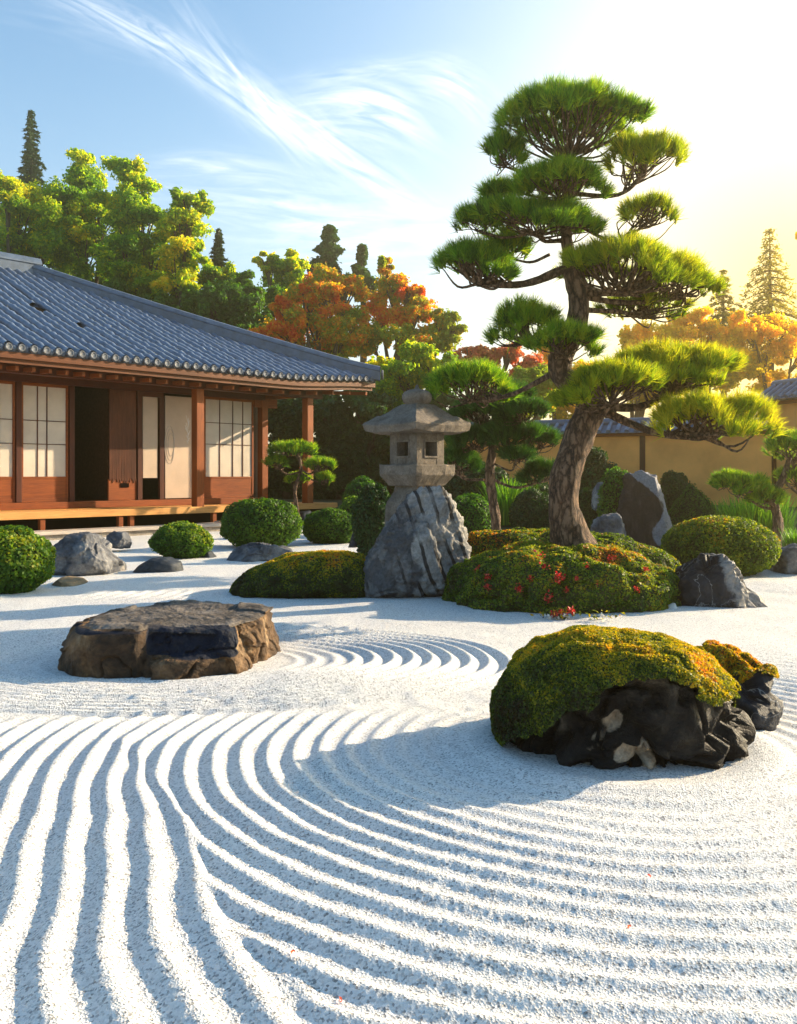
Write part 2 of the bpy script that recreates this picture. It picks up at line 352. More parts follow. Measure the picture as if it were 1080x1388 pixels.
M['pined'] = leaf_mat('dark_pine_needles', [(0, (.012, .045, .012)), (.5, (.028, .095, .018)), (1, (.06, .16, .025))], .35)
M['gold'] = leaf_mat('pine_needles_painted_sunlit', [(0, (.07, .13, .012)), (.35, (.19, .29, .015)), (1, (.44, .42, .03))], .58)  # pine needles again, with sunlight put into the colour for the right pads
M['box'] = leaf_mat('clipped_shrub_leaf', [(0, (.020, .065, .008)), (.45, (.06, .15, .014)), (.8, (.15, .25, .02)), (1, (.34, .34, .03))], .42)
M['boxd'] = leaf_mat('dark_shrub_leaf', [(0, (.010, .035, .010)), (.6, (.022, .07, .014)), (1, (.05, .12, .02))], .3)
M['core'] = plain_mat('shrub_inner_twigs', (.012, .02, .006), .95, .4, 12.0, .5, 40)
M['ygreen'] = leaf_mat('yellow_green_leaf', [(0, (.06, .18, .014)), (.34, (.17, .33, .016)), (.66, (.40, .49, .02)), (1, (.74, .62, .025))], .62)
M['green'] = leaf_mat('green_leaf', [(0, (.018, .07, .012)), (.5, (.05, .15, .016)), (1, (.13, .25, .025))], .45)
M['dgreen'] = leaf_mat('dark_green_leaf', [(0, (.010, .035, .012)), (.6, (.022, .07, .018)), (1, (.05, .13, .025))], .3)
M['maple'] = leaf_mat('autumn_maple_leaf', [(0, (.58, .08, .015)), (.26, (.72, .18, .015)), (.5, (.76, .33, .018)), (.7, (.64, .50, .025)), (1, (.24, .36, .025))], .6, tcol=(1.6, 1.35, .6))
M['red'] = leaf_mat('pink_red_maple_leaf', [(0, (.45, .08, .06)), (.5, (.58, .20, .11)), (1, (.62, .36, .10))], .6, tcol=(1.6, 1.2, .8))
M['yellow'] = leaf_mat('yellow_leaf_painted_glow', [(0, (.32, .32, .015)), (.5, (.62, .52, .02)), (1, (.80, .56, .03))], .68, tcol=(2.0, 1.75, .5))  # yellow leaves, colour brightened to carry the backlit glow at right
M['conif'] = leaf_mat('conifer_spray', [(0, (.010, .03, .014)), (.6, (.022, .06, .022)), (1, (.05, .10, .03))], .25)
M['conif_lit'] = leaf_mat('conifer_spray_painted_sunlit', [(0, (.12, .13, .02)), (1, (.36, .29, .04))], .5)  # conifer spray with the sunlight painted into its colour
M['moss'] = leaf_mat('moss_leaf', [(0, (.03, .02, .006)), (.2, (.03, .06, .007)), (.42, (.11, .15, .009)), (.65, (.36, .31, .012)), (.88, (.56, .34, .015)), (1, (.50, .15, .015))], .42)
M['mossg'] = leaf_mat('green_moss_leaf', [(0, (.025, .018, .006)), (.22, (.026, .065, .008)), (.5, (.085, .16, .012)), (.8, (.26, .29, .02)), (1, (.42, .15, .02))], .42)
M['mossb'] = plain_mat('moss_bed', (.03, .035, .008), .95, .5, 14.0, .8, 60)
M['grass'] = leaf_mat('grass_blade', [(0, (.04, .14, .012)), (.6, (.12, .30, .02)), (1, (.25, .38, .03))], .5)
M['flower'] = leaf_mat('red_petal', [(0, (.45, .012, .015)), (.6, (.62, .03, .03)), (1, (.75, .16, .10))], .35, tcol=(1.2, .7, .6))
M['white'] = plain_mat('white_petal', (.75, .72, .66), .7, .1, 30.0, 0)
M['lead'] = plain_mat('painted_panel', (.55, .5, .42), .8, .3, 6.0, 0)

# ------------------------------------------------------------------ ground and raked sand
MR = (1.02, 4.25)       # mossy boulder centre on the ground
FS = (-1.50, 6.20)      # flat boulder centre
def sm(a, b, x):
    t = np.clip((x - a) / (b - a), 0, 1); return t * t * (3 - 2 * t)
def bed(x, y):
    """raised planting bed towards the garden wall"""
    e = 17.2 - 1.2 * np.sin(x * .35 + .6) + np.where(x < 1.0, 2.2 + .7 * (1.0 - x), 0) - 3.2 * sm(6.0, 8.0, x)
    return -.12 + .63 * sm(e, e + 4.5, y)
def ridge(ph, sharp=1.25):
    return (.5 + .5 * np.cos(2 * np.pi * ph)) ** sharp
def sand_h(x, y):
    p = np.stack([x, y, 0 * x], 1)
    w1 = fbm(p * .55, 2, 5) * .055 + fbm(p * 1.9, 2, 9) * .014
    dx, dy = x - MR[0], y - MR[1]
    r = np.sqrt((dx * .96) ** 2 + dy ** 2); ang = np.arctan2(dy, dx)
    yl = np.where(y < 3.35, 3.35 + (y - 3.35) * .58, y); rl = np.sqrt((dx * .96) ** 2 + (yl - MR[1]) ** 2)
    seam = -.72 + (3.16 - y) * .50 + .06 * vnoise(p * 2.3, 77); tl = sm(-.035, .035, seam - x + .02 * vnoise(p * 9, 78)) * (dx < 0)
    ph = (r + w1 * .8) / .112; phl = (rl + w1 * 1.2 + .02) / .118
    amp = sm(.60, .80, r) * (.55 + .45 * sm(.9, 1.5, r))
    band = 1 - sm(4.72, 5.0, y + .10 * vnoise(p * .9, 3) - .05 * x) * (1 - sm(.9, 1.5, x))
    far = 1 - sm(5.6, 6.6, y)
    lo = .72 + .28 * sm(.6, -1.0, x)
    h = .0225 * (ridge(ph, 1.35) * (1 - tl) + ridge(phl, 1.2) * tl) * amp * band * far * lo
    # rings round the flat boulder
    ex, ey = x - FS[0], (y - FS[1]) / np.where(y > FS[1], .66, .60)
    r2 = np.sqrt(ex ** 2 + ey ** 2); ph2 = (r2 + w1 * .6) / .132
    m2 = sm(.72, .86, r2) * (1 - sm(2.25, 2.36, r2)) * (.4 + .6 * sm(1.0, 1.5, r2))
    m2 = m2 * (.5 + .5 * sm(-.3, .4, ex + .3)) * (1 - sm(.25, .75, -(y - 5.25) * 1.2 + 0 * x) * sm(-.2, .4, x))
    h = h + .031 * ridge(ph2, 1.1) * m2
    # short scallops behind the flat boulder, and fine rings by the right boulder
    ph3 = (x + .5 * (y - 9.6) ** 2 - .2 * y) / .155
    m3 = np.exp(-((y - 9.45) / .42) ** 2) * sm(-3.5, -3.1, x) * (1 - sm(-1.9, -1.5, x))
    h = h + .03 * ridge(ph3) * m3
    r4 = np.sqrt((x - 3.5) ** 2 + (y - 9.3) ** 2); m4 = sm(.75, .95, r4) * (1 - sm(1.9, 2.3, r4)) * sm(3.5, 3.9, x)
    h = h + .025 * ridge(r4 / .15) * m4
    # broad undulation, trodden lumps and grain
    h = h + .014 * fbm(p * .8, 2, 21) + .0045 * fbm(p * 3.3, 2, 31)
    tr = np.exp(-((y - 5.05 + .05 * x) / .30) ** 2) * (x < 1.2)
    h = h + tr * .005 * fbm(p * 9, 2, 44)
    h = h + .0012 * vnoise(p * 75, 51) * (1 - .85 * sm(2.6, 5, y)) + .0010 * vnoise(p * 28, 53)
    # sand banked up around the stones and mounds
    h = h + .03 * np.exp(-((r - .62) / .12) ** 2)
    return h
def make_sand():
    ny, nx = 800, 1060
    t = np.linspace(0, 1, ny); inv = (1 / 1.45) * (1 - t) + (1 / 24.0) * t
    ys = 1 / inv; u = np.linspace(-1, 1, nx); u = .55 * u + .45 * u ** 3
    Y = np.repeat(ys, nx); X = np.tile(u, ny) * (Y * .62 + 1.5)
    Z = sand_h(X, Y); e_ = sm(.88, 1.0, np.tile(np.abs(u), ny)) ; e_ = np.maximum(e_, 1 - sm(1.45, 1.7, Y)); Z = Z * (1 - e_) - .012 * e_
    idx = np.arange(ny * nx).reshape(ny, nx)
    q = np.stack([idx[:-1, :-1], idx[:-1, 1:], idx[1:, 1:], idx[1:, :-1]], -1).reshape(-1, 4)
    o = ob('sand', mesh('sand', np.stack([X, Y, Z], 1), [q], M['sand'])); tag(o, None, None, None, 'structure')
    # plain sand beyond the fan on both sides, so the court continues outside the picture
    g = MB()
    g.add([(-30, -6, -.016), (30, -6, -.016), (30, 1.62, -.016), (-30, 1.62, -.016)], np.array([[0, 1, 2, 3]]))
    for sx in (-1, 1): g.add([(sx * 2.38, 1.62, -.016), (sx * 30, 1.62, -.016), (sx * 30, 24, -.016), (sx * 16.2, 24, -.016)], np.array([[0, 1, 2, 3][::sx]]))
    tag(g.build('sand_court', M['sand']), None, None, None, 'structure')
def make_ground():
    def ax(lo, hi, st, far):
        c = np.arange(lo, hi + 1e-6, st); e = np.geomspace(1, 1 + far, 10)[1:] - 1
        return np.concatenate([lo - e[::-1], c, hi + e])
    xs, ys = ax(-22, 24, .35, 260), ax(-4, 46, .35, 260)
    X, Y = [a.ravel() for a in np.meshgrid(xs, ys)]
    Z = bed(X, Y) + .03 * fbm(np.stack([X, Y, 0 * X], 1) * .9, 3, 3) * (Y > 12)
    n = len(xs); idx = np.arange(n * len(ys)).reshape(len(ys), n)
    q = np.stack([idx[:-1, :-1], idx[:-1, 1:], idx[1:, 1:], idx[1:, :-1]], -1).reshape(-1, 4)
    tag(ob('ground', mesh('ground', np.stack([X, Y, Z], 1), [q], M['ground'])), None, None, None, 'structure')
make_ground(); make_sand()
def gz(x, y): return float(max(0.0, bed(np.array([x]), np.array([y]))[0]))

# ------------------------------------------------------------------ rocks
def ico(sub):
    bm = bmesh.new(); bmesh.ops.create_icosphere(bm, subdivisions=sub, radius=1)
    V = np.array([v.co[:] for v in bm.verts]); Fc = np.array([[v.index for v in f.verts] for f in bm.faces]); bm.free(); return V, Fc
ICO = {k: ico(k) for k in (3, 4, 5, 6)}
def outline_R(poly, c):
    """radius of a polygon seen from c for 720 directions"""
    poly = np.asarray(poly, float) - c; nx = np.roll(poly, -1, 0); th = np.linspace(-np.pi, np.pi, 721); out = []
    for t in th:
        d = np.array([np.cos(t), np.sin(t)]); e = nx - poly; den = d[0] * e[:, 1] - d[1] * e[:, 0]
        den = np.where(np.abs(den) < 1e-9, 1e-9, den)
        s = (poly[:, 0] * e[:, 1] - poly[:, 1] * e[:, 0]) / den; k = (poly[:, 0] * d[1] - poly[:, 1] * d[0]) / den
        ok = (s > 0) & (k >= -1e-6) & (k <= 1 + 1e-6); out.append(s[ok].max() if ok.any() else 0.05)
    return th, np.array(out)
def rock_shape(px_poly, Y, depth, seed, sub=5, nf=10, planes=(), amp=.05, fr=3.0, box=.75, ridged=0.0, strata=None, front=.6, calm=0.0, hollow=None, crg=None):
    """closed boulder whose broad side follows the outline; returns V (about its base point), F, base point"""
    pts = np.array([P(a, b, Y)[[0, 2]] for a, b in px_poly])
    x0 = (pts[:, 0].min() + pts[:, 0].max()) / 2; base = np.array([x0, Y, 0.0])
    pts = pts - [x0, 0]; pts[:, 1] = np.where(pts[:, 1] < .03, -.06, pts[:, 1])
    c = np.array([pts[:, 0].mean() * .5, pts[:, 1].max() * .42])
    th, rr = outline_R(pts, c)
    V, Fc = ICO[sub]; rng = np.random.default_rng(seed)
    rho = np.hypot(V[:, 0], V[:, 2]); ph = np.arctan2(V[:, 2], V[:, 0]); Rr = np.interp(ph, th, rr)
    g = np.sin(np.arcsin(np.clip(rho, 0, 1))) ** box
    W = np.stack([c[0] + Rr * np.cos(ph) * g, depth * np.sign(V[:, 1]) * np.abs(V[:, 1]) ** .85, c[1] + Rr * np.sin(ph) * g], 1)
    cc = np.array([c[0], 0, c[1]]); ext = np.array([(pts[:, 0].max() - pts[:, 0].min()) / 2, depth, (pts[:, 1].max() + .02) * .6])
    pl = list(planes)
    for k in range(nf):
        n = unit(rng.normal(size=3) * np.array([.9, 1.0, .8]) + np.array([0, -front, .15])); pl.append((n, .66 + .2 * rng.random()))
    for n, d in pl:
        n = unit(np.asarray(n, float)); dd = d * np.sqrt(((n * ext) ** 2).sum()); s = (W - cc) @ n - dd
        W = W - np.where(s > 0, s * .93, 0)[:, None] * n
    o = unit((W - cc) / ext); sz = rr.mean()
    q = W / sz
    d = amp * sz * fbm(q * fr + seed * 3.1, 6, seed, .58)
    if ridged: d = d - ridged * sz * np.abs(fbm(q * fr * 1.7 + 5, 4, seed + 7)) ** .7
    if strata is not None:
        n, fq, a = strata; s = (q + .14 * np.stack([fbm(q * 1.8, 3, seed + 3)] * 3, 1)) @ unit(np.asarray(n, float)) * fq
        d = d + a * sz * (vnoise(np.stack([s, s * 0, s * 0 + .5], 1), seed + 9) + .4 * vnoise(np.stack([s * 2.7, s * 0, s * 0 + .5], 1), seed + 10))
    if crg: d = d + crag(W, crg[0], crg[1], crg[2], seed + 5)[0]
    if calm: d = d * (1 - calm * sm(.86, .97, W[:, 2] / W[:, 2].max()))
    W = W + o * d[:, None]; W[:, 2] = np.maximum(W[:, 2], -.07)
    if hollow: W[:, 1] += hollow(W + base)
    return W, Fc, base
def crag(W, n, amp, tilt, seed, sel=None):
    rng = np.random.default_rng(seed); idx = np.arange(len(W)) if sel is None else np.where(sel)[0]
    sd = W[rng.choice(idx, n, replace=False)]; q = W + .05 * np.stack([fbm(W * 9, 2, seed + k) for k in range(3)], 1)
    cell = np.concatenate([np.argmin(((c[:, None] - sd[None]) ** 2).sum(2), 1) for c in np.array_split(q, 40)])
    t = rng.normal(size=(n, 3)) * tilt
    return np.clip(amp * rng.normal(size=n)[cell] + ((W - sd[cell]) * t[cell]).sum(1), -3 * amp, 2.2 * amp), cell, sd
def rock(name, label, cat, poly, Y, depth, mat, seed, patch=None, z=0, **k):
    W, Fc, b = rock_shape(poly, Y, depth, seed, **k); b = b + [0, 0, z]
    pt = np.zeros(len(W)) if patch is None else patch(W + b)
    o = ob(name, mesh(name, W, [Fc], mat, True, patch=pt), None, b)
    return tag(o, label, cat)
def ppix(W):
    """projection of points, only used to lay out natural colour patches on stones"""
    return CX + F * W[:, 0] / W[:, 1], HY - F * (W[:, 2] - HC) / W[:, 1]

G0 = [(.30, (.055, .060, .07)), (.5, (.13, .135, .15)), (.68, (.30, .30, .31)), (.8, (.45, .44, .43))]
M['r_lantern'] = rock_mat('striped_grey_stone', [(.32, (.13, .13, .135)), (.5, (.27, .265, .26)), (.7, (.40, .385, .365))], 3.2, stripes=((0, R(21), 0), 2.3, (.12, .12, .13), (1, 1, 1)), bump=.8, patch=(.085, .085, .09))
M['r_dark'] = rock_mat('blue_black_stone', [(.35, (.008, .009, .013)), (.5, (.020, .022, .029)), (.7, (.06, .06, .068))], 3.0, rough=.55, vein=(.35, .34, .33), bump=.6, patch=(.24, .23, .22))
M['r_grey'] = rock_mat('grey_blue_stone', [(.34, (.035, .038, .05)), (.5, (.11, .115, .13)), (.68, (.29, .285, .28))], 2.6, rough=.7, bump=.5, patch=(.40, .36, .32))
M['r_slab'] = rock_mat('dark_slate_stone', [(.35, (.018, .024, .032)), (.7, (.06, .07, .085))], 3.2, rough=.6, bump=.4)
M['r_brown'] = rock_mat('brown_stone', [(.36, (.022, .014, .009)), (.48, (.075, .044, .024)), (.6, (.17, .10, .05)), (.74, (.34, .25, .15))], 3.2, rough=.75, bump=.8, patch=(.009, .013, .026))
M['r_stand'] = rock_mat('dark_brown_standing_stone', [(.3, (.020, .012, .010)), (.55, (.045, .028, .023)), (.75, (.09, .065, .055))], 4, rough=.7, bump=.5, patch=(.20, .205, .23), stretch=(1.5, 1, .6))
M['r_top'] = rock_mat('weathered_stone_top', [(.34, (.055, .045, .038)), (.5, (.13, .108, .09)), (.68, (.24, .205, .175))], 4.5, rough=.8, bump=.5, patch=(.012, .016, .03))
M['r_moss'] = rock_mat('black_wet_stone', [(.38, (.004, .004, .004)), (.52, (.009, .008, .008)), (.61, (.03, .025, .02)), (.70, (.12, .10, .075)), (.8, (.24, .2, .15))], 4.4, rough=.5, bump=.9, patch=(.42, .33, .235))
M['r_tan'] = rock_mat('tan_stone', [(.3, (.13, .10, .06)), (.7, (.34, .25, .15))], 3, rough=.8)

LX = GY(812)
rock('boulder', 'tall pointed grey boulder with black slanting stripes, carrying the stone lantern', 'boulder',
     [(481, 822), (484, 788), (500, 750), (527, 710), (544, 682), (557, 660), (573, 652), (596, 657), (613, 676), (628, 703), (636, 745), (627, 780), (628, 800), (622, 822)], LX + .42, .50, M['r_lantern'], 11, sub=6, nf=2, crg=(24, .012, .16),
     planes=[((.50, -.86, .10), .74), ((-.55, -.84, .10), .88), ((.1, .9, .4), .8)], amp=.03, fr=3.2, ridged=.10, strata=((.80, .25, .36), 5.0, .007), box=.62,
     patch=lambda W: (lambda x, y: .56 * sm(10, -10, x - (562 + (y - 660) * .05 + 7 * np.sin(y / 11))))(*ppix(W)))
def flat_boulder():
    org = np.array([-1.50, 6.32, 0.0])
    bot = np.array([(-2.20, 5.98), (-2.02, 5.74), (-1.62, 5.70), (-1.30, 5.71), (-1.06, 5.80), (-.90, 6.22), (-.84, 6.75), (-1.0, 7.05), (-1.6, 7.16), (-2.1, 6.95), (-2.26, 6.4)]) - org[:2]
    topp = np.array([(-2.12, 6.10), (-1.96, 5.86), (-1.64, 5.82), (-1.58, 5.86), (-1.28, 5.86), (-1.10, 5.92), (-.94, 6.25), (-.88, 6.72), (-1.04, 6.98), (-1.6, 7.08), (-2.04, 6.88), (-2.18, 6.42)]) - org[:2]
    n = 900; th = np.linspace(-np.pi, np.pi, n, endpoint=False); t0, rb = outline_R(bot, np.zeros(2)); _, rt = outline_R(topp, np.zeros(2)); rb, rt = np.interp(th, t0, rb), np.interp(th, t0, rt)
    H = .275; rows = []
    for v in np.concatenate([[-.25], np.linspace(0, .97, 44)]): rows.append((v, 0.0))
    for v in np.linspace(0, .985, 70): rows.append((1.0, v))
    V, Pt = [], []
    for v, i in rows:
        rr = rb * (1 - max(v, 0) ** 1.4) + rt * max(v, 0) ** 1.4; rr = rr * (1 - i) - (.020 * np.clip((v - .86) / .14, 0, 1) ** 2 if i == 0 else .020 * (1 - i))
        x, y = rr * np.cos(th), rr * np.sin(th); z = H * np.clip(v, -.3, 1) + 0 * x - (.012 * np.clip((v - .9) / .1, 0, 1) ** 2 if i == 0 else .012 * (1 - sm(0, .1, i)))
        V.append(np.stack([x, y, z], 1))
    V = np.concatenate(V); px, py = ppix(V + org); side = np.repeat([1.0 if i == 0 else 0.0 for v, i in rows], n); fz = V[:, 2] / H; fr_ = V[:, 1] < -.1
    # dark hollow broken out of the front, two upright cracks, a step on the top
    hol = sm(188, 198, px) * (1 - sm(308, 324, px)) * sm(.34, .46, fz + .05 * vnoise(V * 9, 4)) * fr_
    V[:, 1] += .075 * hol * side + .05 * hol * (1 - side) * (V[:, 1] < -.40)
    V[:, 2] -= .035 * hol * (1 - side) * sm(-.36, -.42, V[:, 1])
    for c, w in ((190, 5), (327, 6), (118, 4)): V[:, 1] += .030 * np.exp(-((px + (py - 880) * .12 - c) / w) ** 2) * side * fr_
    V[:, 2] += (1 - side) * (.022 * (fbm(V * [1.2, 2.2, 0], 3, 4)) + .016 * sm(-.02, .02, fbm(V * [1.6, 2.4, 0] + 4, 2, 8)))
    o = np.stack([V[:, 0], V[:, 1], 0 * px], 1); o = unit(o)
    d = (.016 * fbm(V * 5.5, 5, 3, .6) - .030 * np.exp(-(fbm(V * 3.2 + 2, 3, 6) / .06) ** 2) + crag(V, 60, .014, .25, 9)[0]) * side
    V = V + o * d[:, None]; V[:, 2] += (1 - side) * .006 * fbm(V * 16, 4, 5, .6)
    pt = 1.3 * hol * side + .55 * hol * (1 - side) * (V[:, 1] < -.3) + .6 * np.exp(-((fz - .93) / .07) ** 2) * side * (px < 190) * fr_
    k = len(rows); i = np.arange(k - 1)[:, None] * n; j = np.arange(n)[None, :]; j2 = (j + 1) % n
    q = np.stack([i + j, i + j2, i + n + j2, i + n + j], -1).reshape(-1, 4)
    tag(ob('boulder', mesh('boulder', V, [q, (np.arange(n) + (k - 1) * n)[None, :]], [M['r_brown'], M['r_top']], True, patch=pt, mi=np.concatenate([np.repeat([0 if rows[a_][1] == 0 and rows[a_ + 1][1] < .03 else 1 for a_ in range(k - 1)], n), [1]])), None, org), 'low flat topped brown boulder with a dark blue hollow, ringed by raked sand', 'boulder')
flat_boulder()
rock('boulder', 'low black boulder with a pale veined flank at the right foot of the moss mound', 'boulder',
     [(902, 832), (899, 775), (915, 762), (948, 755), (978, 757), (993, 775), (1003, 792), (1022, 804), (1032, 818), (1026, 832)], 8.95, .42, M['r_dark'], 31, sub=6, nf=6, crg=(26, .018, .30), amp=.045, ridged=.05, box=.6,
     planes=[((-.25, -.95, .2), .62)], patch=lambda W: (lambda x, y: .62 * sm(960, 1000, x + (y - 790) * -.5) + .5 * np.exp(-(((x - 915) / 12) ** 2 + ((y - 800) / 25) ** 2)))(*ppix(W)))
rock('boulder', 'rounded grey blue boulder beside the green dome shrub at the picture edge', 'boulder',
     [(1046, 782), (1045, 748), (1056, 735), (1075, 735), (1100, 745), (1112, 765), (1115, 782)], 12.0, .38, M['r_grey'], 37, nf=6, amp=.06, ridged=.05)
rock('standing_stone', 'tall dark brown standing stone with a pale grey right edge before the ochre wall', 'boulder',
     [(830, 745), (829, 700), (832, 665), (846, 645), (868, 638), (888, 645), (902, 668), (914, 700), (919, 718), (905, 745)], 15.6, .38, M['r_stand'], 41, sub=6, nf=3, crg=(14, .010, .12), amp=.03, ridged=.03, box=.5,
     planes=[((-.18, -.98, .12), .55), ((.85, -.5, .2), .62)], patch=lambda W: (lambda x, y: .95 * sm(-8, 8, x - (868 + (y - 640) * .36 + 14 * np.sin(y / 15))))(*ppix(W)))
rock('rock', 'small jagged blue grey rock tucked in front of the standing stone', 'boulder',
     [(794, 740), (793, 712), (806, 700), (822, 697), (838, 694), (845, 712), (850, 740)], 14.6, .3, M['r_grey'], 43, nf=10, amp=.08, ridged=.1)
rock('rock', 'pale pointed rock rising behind the leafy top of the standing stone', 'boulder',
     [(800, 690), (803, 665), (812, 650), (822, 645), (835, 660), (838, 690)], 17.4, .3, M['r_grey'], 47, nf=6, amp=.05, patch=lambda W: .45 + 0 * W[:, 0])
rock('boulder', 'large grey boulder with a sloping left shoulder below the veranda', 'boulder',
     [(66, 784), (70, 755), (80, 735), (98, 724), (125, 724), (140, 737), (150, 755), (166, 768), (170, 784)], 11.9, .5, M['r_grey'], 53, sub=6, nf=7, crg=(18, .016, .22), amp=.04, ridged=.03, box=.6, patch=lambda W: (lambda x, y: .35 * sm(135, 165, x) + .25 * sm(765, 785, y))(*ppix(W)))
rock('rock', 'squat grey rock half hidden behind the large sloping grey boulder', 'boulder',
     [(144, 742), (146, 726), (155, 720), (172, 721), (177, 735), (176, 744)], 15.4, .22, M['r_grey'], 59, nf=6, amp=.06)
rock('rock', 'low dark slate rock shaped like a tent beside the smallest round bush', 'boulder',
     [(176, 777), (190, 765), (205, 757), (228, 755), (245, 762), (249, 771), (244, 777)], 12.15, .25, M['r_slab'], 61, nf=4, amp=.03, box=.8)
rock('rock', 'flat tan stone between the left edge bush and the large sloping grey boulder', 'boulder',
     [(60, 797), (66, 788), (85, 782), (108, 785), (124, 790), (118, 796)], 10.7, .28, M['r_tan'], 67, nf=3, amp=.03)
rock('boulder', 'long flat topped grey rock in front of the largest round bush', 'boulder',
     [(299, 764), (302, 750), (312, 741), (345, 738), (385, 738), (399, 746), (402, 757), (394, 763)], 13.8, .40, M['r_grey'], 71, sub=6, nf=6, crg=(22, .014, .25), amp=.05, ridged=.05, box=.5, patch=lambda W: (lambda x, y: -.2 + 0 * x)(*ppix(W)))
rock('rock', 'small dark stone lying between the two round bushes by the veranda', 'boulder',
     [(262, 757), (268, 749), (285, 747), (297, 752), (298, 757)], 14.3, .2, M['r_slab'], 73, nf=4, amp=.05, sub=4)
rock('rock', 'dark pointed rock leaning against the shaggy bush left of the lantern', 'boulder',
     [(472, 742), (478, 722), (490, 713), (500, 722), (502, 742)], 14.6, .2, M['r_slab'], 79, nf=5, amp=.05, sub=5)
rock('rock', 'flat blue grey stone on the sand under the end of the veranda', 'boulder',
     [(398, 702), (405, 694), (420, 692), (428, 698), (428, 706)], 22.4, .3, M['r_slab'], 83, nf=4, amp=.04, sub=4)
rock('pebble', 'small white pebble at the foot of the black veined boulder', 'pebble',
     [(901, 828), (905, 820), (914, 817), (922, 822), (922, 829)], 8.62, .06, M['white'], 89, nf=3, amp=.05, sub=4)
rock('rock', 'thin flat grey stone on the white sand behind the moss mound', 'boulder',
     [(684, 712), (690, 706), (704, 705), (711, 710), (710, 714)], 20.6, .2, M['r_slab'], 97, nf=3, amp=.04, sub=4)

# ------------------------------------------------------------------ moss and clipped shrubs
def sample_faces(V, Fc, n, rng):
    a, b, c = V[Fc[:, 0]], V[Fc[:, 1]], V[Fc[:, 2]]; cr = np.cross(b - a, c - a); ar = np.linalg.norm(cr, axis=1)
    k = rng.choice(len(Fc), n, p=ar / ar.sum()); r1, r2 = np.sqrt(rng.random(n)), rng.random(n)
    p = a[k] * (1 - r1)[:, None] + b[k] * (r1 * (1 - r2))[:, None] + c[k] * (r1 * r2)[:, None]
    return p, unit(cr[k]), k
def moss_on(name, W, Fc, keep, n, size, mat, seed, parent, off=.02, tintf=None, lump=.03, lf=5.0, asp=.6):
    """moss bed over the kept faces plus many tiny leaves growing from it"""
    rng = np.random.default_rng(seed)
    fk = Fc[keep]; us, inv = np.unique(fk, return_inverse=True); inv = inv.reshape(fk.shape); Vb = W[us].copy()
    nrm = np.zeros_like(Vb); cr = unit(np.cross(Vb[inv[:, 1]] - Vb[inv[:, 0]], Vb[inv[:, 2]] - Vb[inv[:, 0]]))
    for k in range(3): np.add.at(nrm, inv[:, k], cr)
    nrm = unit(nrm); Vb = Vb + nrm * (off + lump * (.55 + .45 * fbm(Vb * [lf, lf, lf * 1.8], 3, seed) - .5 * np.exp(-(fbm(Vb * [lf, lf, lf * 2.2] * .8 + 7, 2, seed + 1) / .10) ** 2)))[:, None]
    p, nn, k = sample_faces(Vb, inv, n, rng)
    cl = .5 + .5 * np.clip(fbm(p * 7, 3, seed + 2) * 1.2, -1, 1)
    t = .45 * cl + .55 * rng.random(n) * .8
    if tintf is not None: t = t + tintf(p)
    V, Q, T = leaf_cards(p + nn * size * .25 * rng.random((n, 1)), nn, size, np.clip(t, 0, 1), rng, asp, .75)
    Vall = np.concatenate([Vb, V]); mi = np.concatenate([np.zeros(len(inv), int), np.ones(len(Q), int)])
    me = mesh(name, Vall, [inv, Q + len(Vb)], [M['mossb'], mat], True, np.concatenate([np.zeros(len(Vb)), T]), mi)
    return ob(name, me, parent)

# mossy boulder in the foreground
MY = 4.32
t = thing('mossy_boulder', 'large dark boulder under a thick cap of golden green moss, ringed by raked sand', 'boulder', P(838, HY, MY)[:2].tolist() + [0])
poly = [(684, 1040), (680, 985), (680, 945), (699, 912), (735, 881), (790, 865), (850, 863), (903, 873), (948, 891), (978, 919), (993, 950), (1003, 985), (1008, 1010), (1000, 1040)]
W, Fc, b = rock_shape(poly, MY, .46, 5, sub=6, nf=0, amp=.02, fr=2.5, box=.62)
t.location = b
X_, Y_ = ppix(W + b)
fr_ = unit(W - [0, 0, .2])
W2 = W.copy(); rng = np.random.default_rng(3)
for k in range(11):          # facets only on the bare stone below the moss
    n = unit(np.array([-1.0 + .2 * k, -.9, -.25 + .6 * rng.random()])); s = (W2 - [0, 0, .2]) @ n - (.40 + .05 * rng.random()) * (1 + .25 * abs(n[0])); W2 = W2 - np.where(s > 0, s * .9, 0)[:, None] * n
W2 = W2 + fr_ * (.024 * fbm(W * 7, 4, 6) - .075 * np.exp(-(fbm(W * [6, 6, 2.2] + 3, 3, 8) / .16) ** 2))[:, None]
dc, cell, sdc = crag(W2, 70, .020, .34, 21, (Y_ > 900) & (W[:, 1] < 0)); lim0 = np.interp(X_, [660, 690, 740, 790, 820, 850, 890, 930, 960, 985, 1000], [1020, 1010, 992, 972, 952, 936, 930, 944, 960, 955, 940]); dc = np.where(dc > 0, dc * sm(-12, 22, Y_ - lim0), dc); W2 = W2 + fr_ * dc[:, None]
W2[:, :2] *= .965; W2[:, 2] = np.maximum(W2[:, 2] - .01, -.06)
cxp_, cyp_ = ppix(sdc + b); tc_ = np.zeros(70)
for (ax_, ay_) in ((832, 978), (840, 990), (858, 1026), (876, 1030), (815, 1016)): tc_[np.argsort((cxp_ - ax_) ** 2 + (cyp_ - ay_) ** 2)[:2]] = 1
cr_ = np.random.default_rng(4).random(70)[cell]; wx_ = X_ + 16 * fbm(W * 8, 3, 61); wy_ = Y_ + 14 * fbm(W * 8, 3, 71)
tanp = (1.0 * np.exp(-(((wx_ - 832) / 26) ** 4 + ((wy_ - 985) / 17) ** 4)) + 1.0 * np.exp(-(((wx_ - 858) / 30) ** 4 + ((wy_ - 1028) / 17) ** 4)) + .7 * np.exp(-(((wx_ - 795) / 20) ** 4 + ((wy_ - 1020) / 16) ** 4))) * (.55 + .55 * cr_)
